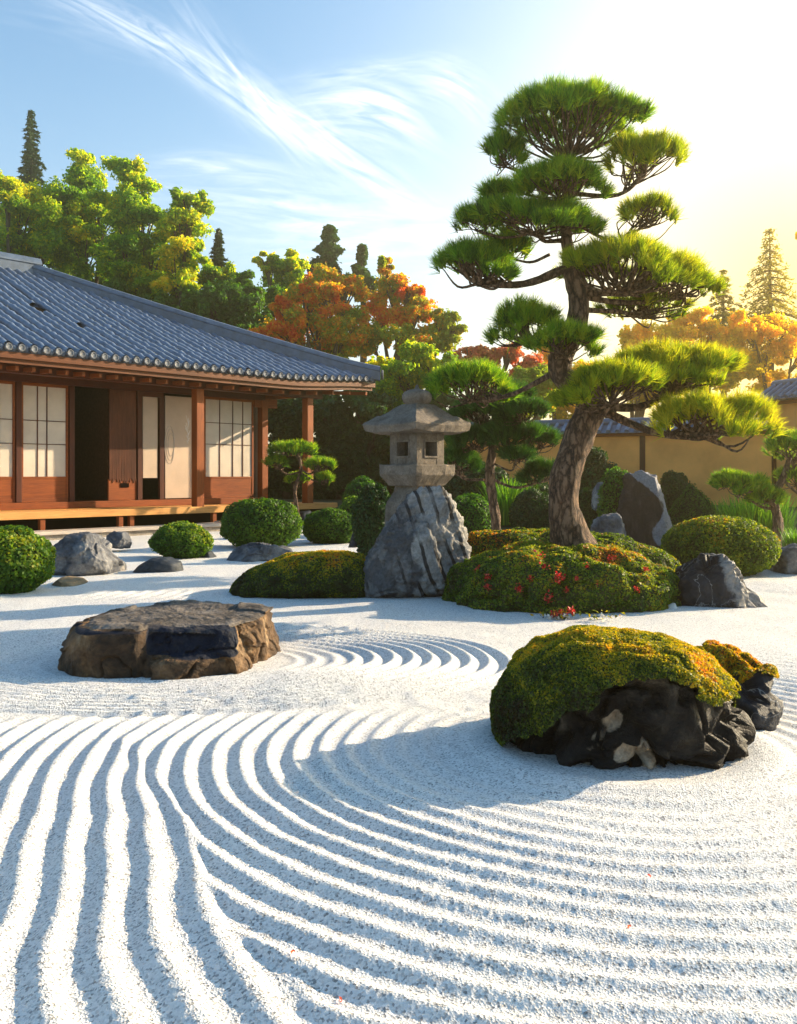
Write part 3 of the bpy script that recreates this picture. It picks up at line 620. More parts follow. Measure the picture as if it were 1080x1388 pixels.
ob('rock', mesh('rock', W2, [Fc], M['r_moss'], True, patch=tanp), t)
lim = np.interp(X_, [660, 690, 740, 790, 820, 850, 890, 930, 960, 985, 1000], [1020, 1010, 992, 972, 952, 936, 930, 944, 960, 955, 940]) + 14 * fbm(W * 9, 3, 12)
fb = W[:, 1] > .05
lim = np.where(fb, 1000, lim)
keep = (Y_ < lim)[Fc].all(1)
def mt(p):  # paints the sunlit top and right of the cap into the moss tint
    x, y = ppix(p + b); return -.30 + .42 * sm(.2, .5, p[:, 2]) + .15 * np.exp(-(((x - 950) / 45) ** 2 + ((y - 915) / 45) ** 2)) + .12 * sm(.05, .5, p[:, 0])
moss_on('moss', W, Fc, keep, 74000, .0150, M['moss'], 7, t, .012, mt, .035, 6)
t = thing('mossy_boulder', 'smaller mossy boulder with rust brown moss behind the big mossy one', 'boulder')
W, Fc, b = rock_shape([(915, 1015), (912, 930), (925, 893), (965, 882), (1010, 894), (1040, 910), (1038, 935), (1028, 965), (1014, 998), (1008, 1015)], 4.82, .32, 15, sub=6, nf=5, amp=.04, ridged=.03, crg=(24, .018, .3))
t.location = b; X_, Y_ = ppix(W + b)
ob('rock', mesh('rock', W, [Fc], M['r_dark'], True, patch=np.zeros(len(W))), t)
keep = ((Y_ < np.interp(X_, [935, 975, 1000, 1040], [940, 925, 925, 916]) + 8 * fbm(W * 12, 2, 3)) & (W[:, 2] > .2))[Fc].all(1)
moss_on('moss', W, Fc, keep, 15000, .0155, M['moss'], 17, t, .006, lambda p: .12 + .35 * rng.random(len(p)) * (rng.random(len(p)) < .5) + .15, .02, 8)

def mound(name, label, poly, Y, depth, n, size, mat, seed, tintf=None, lump=.05, lf=2.6, cat='moss mound', box=.8, sub=6):
    W, Fc, b = rock_shape(poly, Y, depth, seed, sub=sub, nf=0, amp=.03, fr=2.0, box=box)
    t = thing(name, label, cat, b)
    keep = (W[:, 2] > -.05)[Fc].all(1)
    moss_on('moss', W, Fc, keep, n, size, mat, seed, t, .0, tintf, lump, lf)
    return t, W, Fc, b
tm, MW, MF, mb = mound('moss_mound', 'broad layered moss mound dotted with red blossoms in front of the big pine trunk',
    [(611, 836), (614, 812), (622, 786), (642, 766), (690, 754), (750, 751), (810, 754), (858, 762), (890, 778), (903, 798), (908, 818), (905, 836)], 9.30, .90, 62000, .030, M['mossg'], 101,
    lambda p: -.02 + .24 * sm(.2, .5, p[:, 2]) + .5 * np.clip(fbm(p * 3.1, 2, 5) - .30, 0, 1) + .12 * sm(-.3, .9, p[:, 0]), .15, 3.4, box=.62)  # upper and right-hand moss tinted brighter, as sunlight painted on
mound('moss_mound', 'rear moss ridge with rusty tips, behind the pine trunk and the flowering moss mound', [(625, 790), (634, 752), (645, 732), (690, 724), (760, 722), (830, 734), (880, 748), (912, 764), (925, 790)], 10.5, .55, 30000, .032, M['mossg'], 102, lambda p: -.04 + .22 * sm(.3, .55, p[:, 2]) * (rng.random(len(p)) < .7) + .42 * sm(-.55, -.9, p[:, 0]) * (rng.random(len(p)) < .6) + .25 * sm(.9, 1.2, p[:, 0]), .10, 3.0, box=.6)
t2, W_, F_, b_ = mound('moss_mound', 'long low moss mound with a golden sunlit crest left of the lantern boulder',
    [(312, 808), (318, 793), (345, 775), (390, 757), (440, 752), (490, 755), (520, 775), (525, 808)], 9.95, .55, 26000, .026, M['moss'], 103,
    lambda p: -.22 + .46 * sm(.16, .36, p[:, 2]), .05, 2.6)  # the sunlit crest is painted by raising the tint with height
# blossoms on the mound (parts of the mound: the azalea grows in it)
def flower_mesh(rng, n, rad, size, mat, name):
    V, Q, T = leaf_cards(rng.normal(size=(n, 3)) * rad, rng.normal(size=(n, 3)) + [0, -.6, .8], size, rng.random(n), rng, .9, .5)
    return mesh(name, V, [Q], mat, False, T)
rng = np.random.default_rng(8)
fpos = [(727, 752, .04), (733, 758, .04), (712, 748, .035), (694, 749, .035), (756, 784, .042), (752, 787, .034), (741, 812, .040), (660, 786, .03), (661, 800, .026), (824, 757, .034), (774, 751, .03), (724, 768, .03), (703, 752, .03), (720, 745, .03), (868, 770, .024), (690, 770, .03), (790, 768, .03), (806, 790, .028), (770, 806, .026), (700, 800, .03), (842, 782, .026), (650, 772, .03), (716, 790, .024), (780, 782, .026), (740, 770, .034), (680, 760, .03), (860, 800, .024)]
mp_ = MW + mb; mx_, my_ = ppix(mp_)
for i, (a, c, rr) in enumerate(fpos):
    d2 = (mx_ - a) ** 2 + (my_ - c) ** 2; near = np.where(d2 < 40)[0]
    q = near[np.argmin(mp_[near, 1])] if len(near) else np.argmin(d2)
    ob('blossom', flower_mesh(rng, 46, rr * .55, rr * .62, M['flower'], 'blossom'), tm, MW[q] * 1.05 + [0, -.03, .02])
# low flowering plants on the sand in front of the mound
def small_plant(px, py, label, n, fl, seed):
    rng = np.random.default_rng(seed); b = P(px, py, GY(py)); t = thing('flowering_plant', label, 'plant', (b[0], b[1], 0))
    C = rng.normal(size=(n, 3)) * [.08, .05, .022] + [0, 0, .045]; V, Q, T = leaf_cards(C, np.array([[0, -.2, 1.0]]) + 0 * C, .04, rng.random(n), rng)
    ob('leaves', mesh('leaves', V, [Q], M['moss'], False, T), t)
    for (x, z, r_, m_) in fl: ob('flower', flower_mesh(rng, 26, r_ * .5, r_ * .7, M[m_], 'flower'), t, (x, -.05, z))
small_plant(757, 838, 'little flowering plant with red and white blooms at the front edge of the moss mound', 130,
            [(.10, .07, .045, 'flower'), (-.05, .04, .03, 'flower'), (-.09, .02, .028, 'white'), (-.02, .02, .028, 'white'), (.05, .02, .026, 'white'), (.0, .06, .03, 'flower')], 3)
small_plant(813, 840, 'tiny straw coloured sprig standing alone on the sand before the moss mound', 26, [(.0, .05, .018, 'white'), (.02, .03, .016, 'white')], 4)

def shrub(name, label, cpx, base_py, w_px, top_py, mat, n, size, seed, Y=None, group=None, cat='shrub', tintf=None, flat=.62, dz=0, lump=.105, asp=.6, cone=False, spread=.75):
    rng = np.random.default_rng(seed); Y = Y or GY(base_py)
    rx = w_px * .5 * Y / F; c = P(cpx, HY, Y); zt = HC - (top_py - HY) * Y / F; g = gz(c[0], Y); zt -= g
    V, Fc = ICO[5]; V = V.copy()
    cz = zt * .46; rz = np.where(V[:, 2] > 0, zt - cz, cz + .03)
    W = V * np.stack([np.full(len(V), rx), np.full(len(V), rx * .92), rz], 1)
    if cone: W[:, :2] *= (1.05 - .72 * sm(-.2, 1.0, V[:, 2]))[:, None] * 1.15
    W = W * (1 + lump * fbm(V * 2.6 + seed, 3, seed))[:, None]; W[:, 2] += cz
    p, nn, k = sample_faces(W, Fc, n, rng)
    cl = .5 + .5 * np.clip(fbm(p / rx * 3.2, 3, seed + 2) * 1.1, -1, 1)
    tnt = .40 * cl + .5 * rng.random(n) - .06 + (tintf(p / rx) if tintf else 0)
    Vl, Q, T = leaf_cards(p + nn * (rng.random((n, 1)) - .55) * size * 1.5, nn, size, np.clip(tnt, 0, 1), rng, asp, spread)
    Wc = (W - [0, 0, cz]) * .955 + [0, 0, cz]
    me = mesh(name, np.concatenate([Wc, Vl]), [Fc, Q + len(Wc)], [M['core'], mat], True, np.concatenate([0 * Wc[:, 0], T]), np.concatenate([np.zeros(len(Fc), int), np.ones(len(Q), int)]))
    return tag(ob(name, me, None, (c[0], Y, g + dz)), label, cat, group)
gb = 'round clipped bushes in the sand court'
top = lambda p: .28 * sm(.3, 1.1, p[:, 2] + .4 * p[:, 0])  # sunlit tops and right sides painted into the leaf tint
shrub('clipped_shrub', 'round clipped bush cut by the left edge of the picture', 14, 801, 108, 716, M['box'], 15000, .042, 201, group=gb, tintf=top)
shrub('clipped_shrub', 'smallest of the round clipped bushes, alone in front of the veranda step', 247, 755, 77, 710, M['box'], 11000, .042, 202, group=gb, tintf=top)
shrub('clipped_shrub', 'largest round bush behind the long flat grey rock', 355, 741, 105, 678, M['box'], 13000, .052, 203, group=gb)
shrub('clipped_shrub', 'round clipped bush between the largest bush and the lantern boulder', 450, 736, 74, 691, M['box'], 10000, .050, 204, group=gb)
shrub('clipped_shrub', 'soft bright green cushion bush, the upper one left of the lantern foot', 492, 690, 54, 647, M['green'], 7000, .055, 205, Y=19.5, cat='shrub')
shrub('clipped_shrub', 'yellowish cushion bush just under the soft bright green one', 481, 712, 46, 674, M['box'], 6000, .05, 206, Y=18.2, tintf=lambda p: .2 * sm(.3, .9, p[:, 2]))  # crown leaves tinted lighter as painted sun
shrub('shrub', 'dark shaggy upright bush pressed against the left of the lantern boulder', 508, 745, 54, 660, M['boxd'], 9000, .055, 207, Y=14.2, lump=.16)
shrub('clipped_shrub', 'smooth green dome bush right behind the lantern boulder', 638, 740, 70, 671, M['green'], 9000, .040, 208, Y=15.0, tintf=lambda p: -.12 + .22 * sm(.3, 1, p[:, 2]))  # top highlight painted through the leaf tint
shrub('clipped_shrub', 'dark green bush behind the grass tuft, left of the pine trunk', 722, 720, 58, 665, M['boxd'], 8000, .05, 209, Y=17.5)
shrub('clipped_shrub', 'dark round bush just right of the pine trunk', 796, 712, 46, 664, M['boxd'], 6500, .05, 210, Y=17.6, tintf=lambda p: 0 * p[:, 0] + .12)
shrub('shrub', 'bright leafy bush crowning the left shoulder of the standing stone', 838, 690, 48, 635, M['green'], 6000, .055, 211, Y=16.4, lump=.18, tintf=lambda p: 0 * p[:, 0] + .18)
shrub('dome_shrub', 'wide moss green dome bush between the black boulder and the picture edge', 975, 778, 150, 702, M['mossg'], 26000, .040, 212, tintf=lambda p: .02 + .17 * sm(.35, .75, p[:, 2]), lump=.03)  # dome top tinted brighter to paint in the sun
shrub('cone_shrub', 'pointed green cone shrub right of the standing stone', 938, 720, 54, 655, M['green'], 9000, .05, 213, Y=17.5, cone=True, tintf=lambda p: 0 * p[:, 0] - .12, asp=.3)
shrub('shrub', 'dark brownish round shrub behind the cone shrub', 914, 706, 40, 641, M['boxd'], 5000, .06, 214, Y=19.5, lump=.14)
shrub('shrub', 'dark broad leaved bush right behind the lantern platform', 640, 690, 100, 627, M['dgreen'], 9000, .085, 215, Y=20.5, lump=.15)
shrub('shrub', 'dark leafy bush in the shade to the right of the pine trunk', 800, 700, 60, 610, M['dgreen'], 7000, .075, 216, Y=20.0, lump=.18)
shrub('shrub', 'low dark green hedge plant at the far left foot of the ochre wall', 700, 700, 110, 650, M['dgreen'], 8000, .075, 217, Y=21.2, lump=.15)

def grass(label, cpx, base_py, w_px, h_px, n, seed, Y=None, lean=.35):
    rng = np.random.default_rng(seed); Y = Y or GY(base_py); c = P(cpx, HY, Y); w = w_px * Y / F * .5; h = h_px * Y / F; g = gz(c[0], Y)
    k = 6; u = rng.random(n) ** .5; a = rng.random(n) * 2 * np.pi
    B = np.stack([w * u * np.cos(a) * .75, w * .5 * u * np.sin(a), 0 * u], 1)
    d = unit(B + rng.normal(size=(n, 3)) * w * .35); d[:, 2] = 0
    L = h * (.55 + .55 * rng.random(n)); le = lean * (.3 + rng.random(n))
    sd = unit(np.cross(d, [0, 0, 1.0]) + .01) ; wd = .010 + .008 * rng.random(n)
    rows = []
    for j in range(k):
        s = j / (k - 1); c_ = B + d * (L * le * s * s)[:, None] + np.array([0, 0, 1.0]) * (L * s * (1 - .25 * le * s))[:, None]
        wj = (wd * (1 - .9 * s ** 1.5))[:, None]; rows += [c_ - sd * wj, c_ + sd * wj]
    V = np.stack(rows, 1); base = np.arange(n)[:, None] * 2 * k; q = [np.stack([base[:, 0] + 2 * j, base[:, 0] + 2 * j + 1, base[:, 0] + 2 * j + 3, base[:, 0] + 2 * j + 2], 1) for j in range(k - 1)]
    T = np.repeat(np.clip(.35 + .3 * rng.normal(size=n), 0, 1), 2 * k)
    return tag(ob('grass_tuft', mesh('grass_tuft', V.reshape(-1, 3), [np.concatenate(q)], M['grass'], True, T), None, (c[0], Y, g)), label, 'grass')
grass('upright tuft of long bladed grass left of the pine trunk', 690, 716, 70, 66, 520, 301, Y=18.6)
grass('short grass tuft at the right foot of the lantern boulder', 655, 722, 34, 34, 220, 302, Y=13.4)
grass('wide bank of fresh green grass behind the moss green dome bush', 1028, 738, 105, 78, 1100, 303, Y=15.2)
grass('grass tuft at the foot of the little pruned pine by the picture edge', 1085, 745, 50, 45, 500, 304, Y=13.6)
grass('thin grass behind the cone shrub along the ochre wall', 985, 710, 60, 40, 500, 305, Y=18.4)

# ------------------------------------------------------------------ stone lantern
LY = LX + .70
lt = thing('stone_lantern', 'square stone lantern with a wide pagoda cap, standing on the striped boulder', 'lantern', (P(565, HY, LY)[0], LY, 0), R(43))
def lz(py): return HC - (py - HY) * LY / F
def square_loft(levels, sub, seed, amp=.006):
    V = []; n = 4 * sub
    for z, h in levels:
        for k in range(n):
            s, f = divmod(k, sub); f = f / sub; cs = [(-1, -1), (1, -1), (1, 1), (-1, 1)]
            a, b2 = cs[s], cs[(s + 1) % 4]; x, y = a[0] * (1 - f) + b2[0] * f, a[1] * (1 - f) + b2[1] * f
            rr = max(abs(x), abs(y)); e = (abs(x) * abs(y)) ** 3; V.append((x * h * (1 - .035 * e), y * h * (1 - .035 * e), z + (.022 * e if h > .3 else 0)))
    V = np.array(V); V = V + amp * np.stack([fbm(V * 14, 3, seed), fbm(V * 14, 3, seed + 5), .6 * fbm(V * 14, 3, seed + 9)], 1)
    k = len(levels); i = np.arange(k - 1)[:, None] * n; j = np.arange(n)[None, :]; j2 = (j + 1) % n
    q = np.stack([i + j, i + j2, i + n + j2, i + n + j], -1).reshape(-1, 4)
    return V, [q, np.arange(n)[::-1][None, :], (np.arange(n) + (k - 1) * n)[None, :]]
def loft(name, levels, sub=12, seed=1, amp=.006, smooth=False):
    V, fs = square_loft(levels, sub, seed, amp); return ob(name, mesh(name, V, fs, M['stone'], smooth), lt)
k_ = LY / F / math.sqrt(2)         # half diagonal in px -> half side in m
zr0, zr1, zr2 = lz(589), lz(577), lz(550)
lev = [(zr0 + .01, 40 * k_), (zr0, 64 * k_), (zr0 + .018, 73 * k_), (zr1 - .01, 76 * k_), (zr1 + .01, 74 * k_)]
for s in np.linspace(.08, 1, 12): lev.append((zr1 + .012 + (zr2 - zr1) * (s ** 1.0), (73 * (1 - s) + 24 * s - 1.5 * math.sin(s * math.pi)) * k_))
loft('lantern_roof', lev, 16, 3, .006)
m = MB(); fz = lz(551)
prof = [(.02, fz - .03), (.115, fz - .01), (.125, fz + .012), (.11, fz + .02), (.150, fz + .045), (.166, fz + .085), (.162, fz + .125), (.135, fz + .160), (.085, fz + .180), (.035, fz + .187), (.022, fz + .20), (.018, fz + .225), (.003, fz + .24)]
m.lathe(prof, 28).build('finial', M['stone'], lt, smooth=True)
bz0, bz1, hb = lz(631), zr0 + .02, 37 * k_
m = MB(); wz0, wz1 = bz0 + (bz1 - bz0) * .28, bz0 + (bz1 - bz0) * .70; a_, w_ = hb, hb * .42
for sx in (-1, 1):
    for sy in (-1, 1):
        m.box(*(sorted((sx * w_, sx * a_))), *(sorted((sy * w_, sy * a_))), bz0, bz1)
for (x0, x1, y0, y1) in ((-w_, w_, -a_, -a_ + .07), (-w_, w_, a_ - .07, a_), (-a_, -a_ + .07, -w_, w_), (a_ - .07, a_, -w_, w_)):
    e = .0025; x0e, x1e = (x0 + e, x1 - e) if x1 - x0 < .1 else (x0, x1); y0e, y1e = (y0 + e, y1 - e) if y1 - y0 < .1 else (y0, y1)
    m.box(x0e, x1e, y0e, y1e, bz0, wz0 if min(x0, y0) < -w_ - .01 else bz1)  # unseen rear sides left solid to keep the box dark inside
    if min(x0, y0) < -w_ - .01: m.box(x0e, x1e, y0e, y1e, wz1, bz1)
m.build('light_box', M['stone'], lt, bevel=.008)
for (cx_, cy_, ax_) in ((0, -a_ - .001, 0), (-a_ - .001, 0, 1)):
    o_ = w_ * 1.16; d_ = .009; m = MB()
    for (u0, u1, v0, v1) in ((-o_, o_, wz1, wz1 + .022), (-o_, o_, wz0 - .022, wz0), (-o_, -w_, wz0, wz1), (w_, o_, wz0, wz1)):
        if ax_ == 0: m.box(cx_ + u0, cx_ + u1, cy_ - d_, cy_ + d_, v0, v1)
        else: m.box(cx_ - d_, cx_ + d_, cy_ + u0, cy_ + u1, v0, v1)
    m.build('window_frame', M['stone'], lt, bevel=.004)
pz0, pz1, pz2 = lz(658), lz(645), lz(630)
loft('platform', [(pz0 - .005, 20 * k_), (pz0, 40 * k_), (pz0 + .02, 42 * k_), (pz1, 52 * k_), (pz1 + .012, 53.5 * k_), (pz2 - .012, 53.5 * k_), (pz2, 51.5 * k_), (pz2 + .002, 20 * k_)], 14, 7, .005)
fz0 = lz(686)
loft('foot', [(fz0 - .25, 46 * k_), (fz0, 44 * k_), (fz0 + .05, 42 * k_), (fz0 + .10, 37 * k_), (fz0 + .16, 33 * k_), (pz0 - .01, 31 * k_), (pz0 + .01, 31 * k_)], 14, 9, .006)

# ------------------------------------------------------------------ house (local x runs along the veranda to its far right end, local y into the house)
WA = math.atan2(1650 - CX, F); dX, dY = math.sin(WA), math.cos(WA); eX, eY = -dY, dX
OY = 24.6; OX = (455 - CX) / F * OY
def hx(px, y):
    k = (px - CX) / F; return (k * (OY + y * eY) - OX - y * eX) / (dX - k * dY)
def hY(x, y): return OY + x * dY + y * eY
def hz(px, py, y): return HC - (py - HY) * hY(hx(px, y), y) / F
house = thing('tea_house', 'long timber tea house with a blue grey tiled roof, paper screens and a veranda', 'house', (OX, OY, 0), R(90) - WA)
WY = 1.30                                   # wall plane behind the veranda edge
DZ = .535                                   # veranda floor
XL = -14.5                                  # the house runs on to the left, out of the picture
XW = hx(361, WY)                            # right end of the wall
def boxes(name, mat, lst, parent=house, bevel=.006):
    m = MB()
    for b in lst: m.box(*b)
    return m.build(name, M[mat], parent, bevel=bevel)
def bx(name, mat, x0, x1, y0, y1, z0, z1, parent=house, bevel=.008): return boxes(name, mat, [(x0, x1, y0, y1, z0, z1)], parent, bevel)
# veranda: boards, edge beam, short posts, step
vd = boxes('veranda', 'deckwood', [(XL, -.002, .09 + .20 * i, .285 + .20 * i, DZ - .045, DZ - .003 * (i % 2)) for i in range(6)], bevel=.005)
bx('edge_beam', 'deckwood', XL, .03, -.04, .088, DZ - .145, DZ + .004, vd)
bx('end_beam', 'wood', -.10, -.01, .10, WY, DZ - .165, DZ - .05, vd)
for px in (57, 163, 178, 290, 330, 395, 440):
    x = hx(px, .03); bx('short_post', 'wood', x - .055, x + .055, .0, .10, -.05, DZ - .147, vd)
for x in (-10.6, -12.2, -13.6): bx('short_post', 'wood', x - .055, x + .055, .0, .10, -.05, DZ - .147, vd)
bx('deck_gap_shade', 'black', XL, -.3, .75, .80, -.1, DZ - .05, vd, 0)  # black sheet painted in for the shade beneath the deck
x1 = hx(312, -.5); bx('step_board', 'greywood', XL, x1, -.66, -.14, .10, .17)
bx('plinth', 'foundation', XL, x1 - .3, -.58, -.20, -.1, .098, bevel=.02)
for px in (315, 340): bx('step_stone', 'foundation', hx(px, -.4) - .35, hx(px, -.4) + .30, -.60, -.12, -.1, .20 if px < 330 else .12, bevel=.04)
# posts
ZB = hz(417, 541, .15)                       # underside of the veranda beam
post = lambda px, y, w, z0, z1, mat='woodv': bx('post', mat, hx(px, y) - w, hx(px, y) + w, y - w, y + w, z0, z1, bevel=.012)
post(417, .16, .105, DZ, ZB + .02); post(268, .16, .105, DZ, ZB + .02)
for x in (-10.9,): bx('post', 'woodv', x - .105, x + .105, .055, .265, DZ, ZB + .02)
post(356, WY, .10, DZ, ZB)
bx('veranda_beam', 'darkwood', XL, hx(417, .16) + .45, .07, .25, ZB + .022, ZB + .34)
bx('side_beam', 'wood', hx(417, .16) - .08, hx(417, .16) + .08, .252, 9.0, ZB + .06, ZB + .30)
bx('cross_beam', 'wood', XW - .45, hx(417, .16) - .11, WY - .07, WY + .07, ZB - .20, ZB + .05)
# wall between the posts: lintel, sill, upper boarding
SZ = hz(200, 531, WY); ZL = SZ
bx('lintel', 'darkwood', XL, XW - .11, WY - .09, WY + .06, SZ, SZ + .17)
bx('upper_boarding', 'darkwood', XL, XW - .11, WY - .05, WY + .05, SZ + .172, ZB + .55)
bx('sill', 'wood', XL, XW - .11, WY - .12, WY + .06, DZ + .002, DZ + .15)
zs = DZ + .152
for px in (24, 96, 188, 268): bx('wall_post', 'darkwoodv', hx(px, WY) - .062, hx(px, WY) + .062, WY - .062, WY + .05, zs, SZ - .002)
def shoji(px0, px1, cols, rows, y=WY - .01, kick=True, lab=None):
    x0, x1 = hx(px0, y) , hx(px1, y); s = bx('shoji', 'paper', x0 + .02, x1 - .02, y + .006, y + .014, zs + .02, SZ - .02, bevel=0)
    if lab: s['label'] = lab
    zk = hz((px0 + px1) / 2, 646, y); fw = .05
    m = MB(); m.box(x0, x0 + fw, y - .02, y + .02, zs + .001, SZ - .004); m.box(x1 - fw, x1, y - .02, y + .02, zs + .001, SZ - .004)
    m.box(x0 + fw, x1 - fw, y - .018, y + .018, SZ - .07, SZ - .004); m.box(x0 + fw, x1 - fw, y - .018, y + .018, zs + .001, zs + .08); m.box(x0 + fw, x1 - fw, y - .018, y + .018, zk - .05, zk)
    m.build('frame', M['wood'], s, bevel=.004)
    m = MB()
    for c in cols: xx = x0 + fw + (x1 - x0 - 2 * fw) * c; m.box(xx - .010, xx + .010, y - .010, y + .005, zk, SZ - .072)
    for r_ in rows: zz = zk + (SZ - .07 - zk) * r_; m.box(x0 + fw, x1 - fw, y - .007, y + .003, zz - .008, zz + .008)
    m.build('lattice', M['darkwood'], s)
    if kick: bx('kick_panel', 'wood', x0 + fw, x1 - fw, y - .008, y + .005, zs + .08, zk - .05, s, 0)
    return s
shoji(-75, -25, (.33, .66), (.33, .66)); shoji(-23, 20, (.5,), (.36, .62)); shoji(28, 92, (.33, .55), (.36, .62)); shoji(276, 343, (.30, .58, .80), (.42, .70))
# reed blind door
x0, x1 = hx(146, WY), hx(184, WY); rb = bx('door_panel', 'wood', x0, x1, WY - .03, WY + .02, zs + .001, hz(165, 649, WY), bevel=.006)
zr = hz(165, 649, WY); rg = random.Random(4); m = MB(); n_ = 30
for i in range(n_):
    xx = x0 + .03 + (x1 - x0 - .06) * i / (n_ - 1); b0 = zr - rg.uniform(-.01, .10)
    m.tube([(xx + rg.uniform(-.008, .008), WY - .035, b0), (xx, WY - .03, (b0 + SZ) / 2), (xx, WY - .03, SZ - .01)], .014, 6)
m.build('reed_blind', M['reed'], rb)
bx('latch', 'black', x0 + .30, x0 + .52, WY - .045, WY - .032, zr - .20, zr - .10, rb, 0)
# white panels right of the blind
bx('white_panel', 'plasterw', hx(193, WY), hx(213, WY), WY - .02, WY + .0, hz(203, 648, WY), SZ - .12)
bx('panel_rail', 'darkwood', hx(191, WY), hx(221, WY), WY - .03, WY + .03, SZ - .118, SZ - .004)
sp = bx('white_panel', 'plasterw', hx(223, WY), hx(259, WY), WY - .022, WY - .004, zs + .02, SZ - .06); sp['label'] = 'wide white panel with an oval brush drawing and a small branch drawing'
m = MB()
cxp, czp = hx(229, WY), hz(229, 603, WY); yy = WY - .026
for j, s_ in enumerate((1.0, .82, .6)):
    th = np.linspace(0, 2 * np.pi, 26); m.tube(np.stack([cxp + .14 * s_ * np.cos(th) + .02 * j, yy + 0 * th, czp + .46 * s_ * np.sin(th)], 1), .006, 5, cap=False)
m.build('brush_drawing', M['greywood'], sp)
m = MB(); bxp, bzp = hx(254, WY), hz(254, 590, WY)
for k in range(11): m.tube([(bxp, yy, bzp - .2 + .05 * k), (bxp + rg.uniform(-.1, .08), yy, bzp - .12 + .06 * k)], .008, 5)
m.build('branch_drawing', M['white'], sp)
bx('door_stile', 'darkwoodv', hx(215, WY), hx(221, WY), WY - .05, WY + .03, zs + .001, SZ - .12)
# dark room behind
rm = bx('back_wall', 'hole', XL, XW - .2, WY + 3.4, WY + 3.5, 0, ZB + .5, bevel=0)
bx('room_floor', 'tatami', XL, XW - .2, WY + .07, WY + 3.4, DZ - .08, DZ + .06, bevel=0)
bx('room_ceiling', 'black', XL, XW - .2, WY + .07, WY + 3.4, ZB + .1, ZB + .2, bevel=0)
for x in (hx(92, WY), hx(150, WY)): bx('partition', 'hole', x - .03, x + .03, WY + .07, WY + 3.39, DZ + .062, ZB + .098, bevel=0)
bx('end_wall', 'plasterw', XW - .2, XW - .10, WY + .07, 9.5, 0, ZB + .3, bevel=0)
hp = bx('reflection_board', 'hole', hx(108, WY + 3.3) - .8, hx(108, WY + 3.3) + .5, WY + 3.34, WY + 3.38, SZ - 1.2, SZ - .1)  # dark board with a pale shape, painted in for what reads as a reflection
V_, Q_, T_ = leaf_cards(np.random.default_rng(5).normal(size=(160, 3)) * [.22, .004, .09] + [hx(108, WY + 3.3) - .1, WY + 3.33, SZ - .55], np.tile([[0, -1.0, 0]], (160, 1)), .09, np.ones(160), np.random.default_rng(5), .5, .2)
ob('painted_reflection', mesh('painted_reflection', V_, [Q_], M['white'], False, T_), hp)
# roof
EY = -.50; XC = hx(508, EY); EZ = HC - (522 - HY) * hY(hx(420, EY), EY) / F - .02
EZ0 = HC + (645 - 472) * hY(hx(5, EY), EY) / F
def hipt():
    k = (42 - CX) / F; x, y = XC, EY; wx, wy = OX + x * dX + y * eX, OY + x * dY + y * eY; qx, qy = -dX + eX, -dY + eY
    return (k * wy - wx) / (qx - k * qy)
TT = hipt(); HZT = HC + (HY - 372) * (hY(XC - TT, EY + TT)) / F
def ez(x): return EZ0 + .16 * sm(XC - 3.2, XC, x)                  # eave sweeps up to the corner
def rz_(x, v):                                                      # roof surface over distance v from the eave
    s = v / TT; return ez(x) * (1 - s) + HZT * s - .05 * np.sin(np.pi * np.clip(s, 0, 1)) * TT / 5
roof = ob('roof', None, house)
def roof_sheet(name, mat, dz, thick):
    gx, gv = np.linspace(XL, XC, 90), np.linspace(0, 1, 24)
    X = np.repeat(gx, 24); vm = np.minimum(TT, np.maximum(XC - X, .001)); v = np.tile(gv, 90) * vm
    A = np.stack([X, EY + v, rz_(X, v) + dz], 1); B = A - [0, 0, thick]; n = len(A)
    i = np.arange(n).reshape(90, 24); q = np.stack([i[:-1, :-1], i[1:, :-1], i[1:, 1:], i[:-1, 1:]], -1).reshape(-1, 4)
    e = np.stack([i[:-1, 0], i[1:, 0], i[1:, 0] + n, i[:-1, 0] + n], 1)[:, ::-1]
    return ob(name, mesh(name, np.concatenate([A, B]), [q, q[:, ::-1] + n, e], M[mat], True), roof)
roof_sheet('tile_bed', 'tilebed', 0, .05)
# far and end slopes, seen only from elsewhere
m = MB(); za, zb = EZ0, HZT; yb = EY + 2 * TT
m.add([(XC, EY, ez(XC)), (XC, yb, ez(XC)), (XC - TT, EY + TT, zb)], np.array([[0, 1, 2]])).add([(XC, yb, za), (XL, yb, za), (XL, EY + TT, zb), (XC - TT, EY + TT, zb)], np.array([[0, 1, 2, 3]]))
m.build('rear_slope', M['tile'], roof)
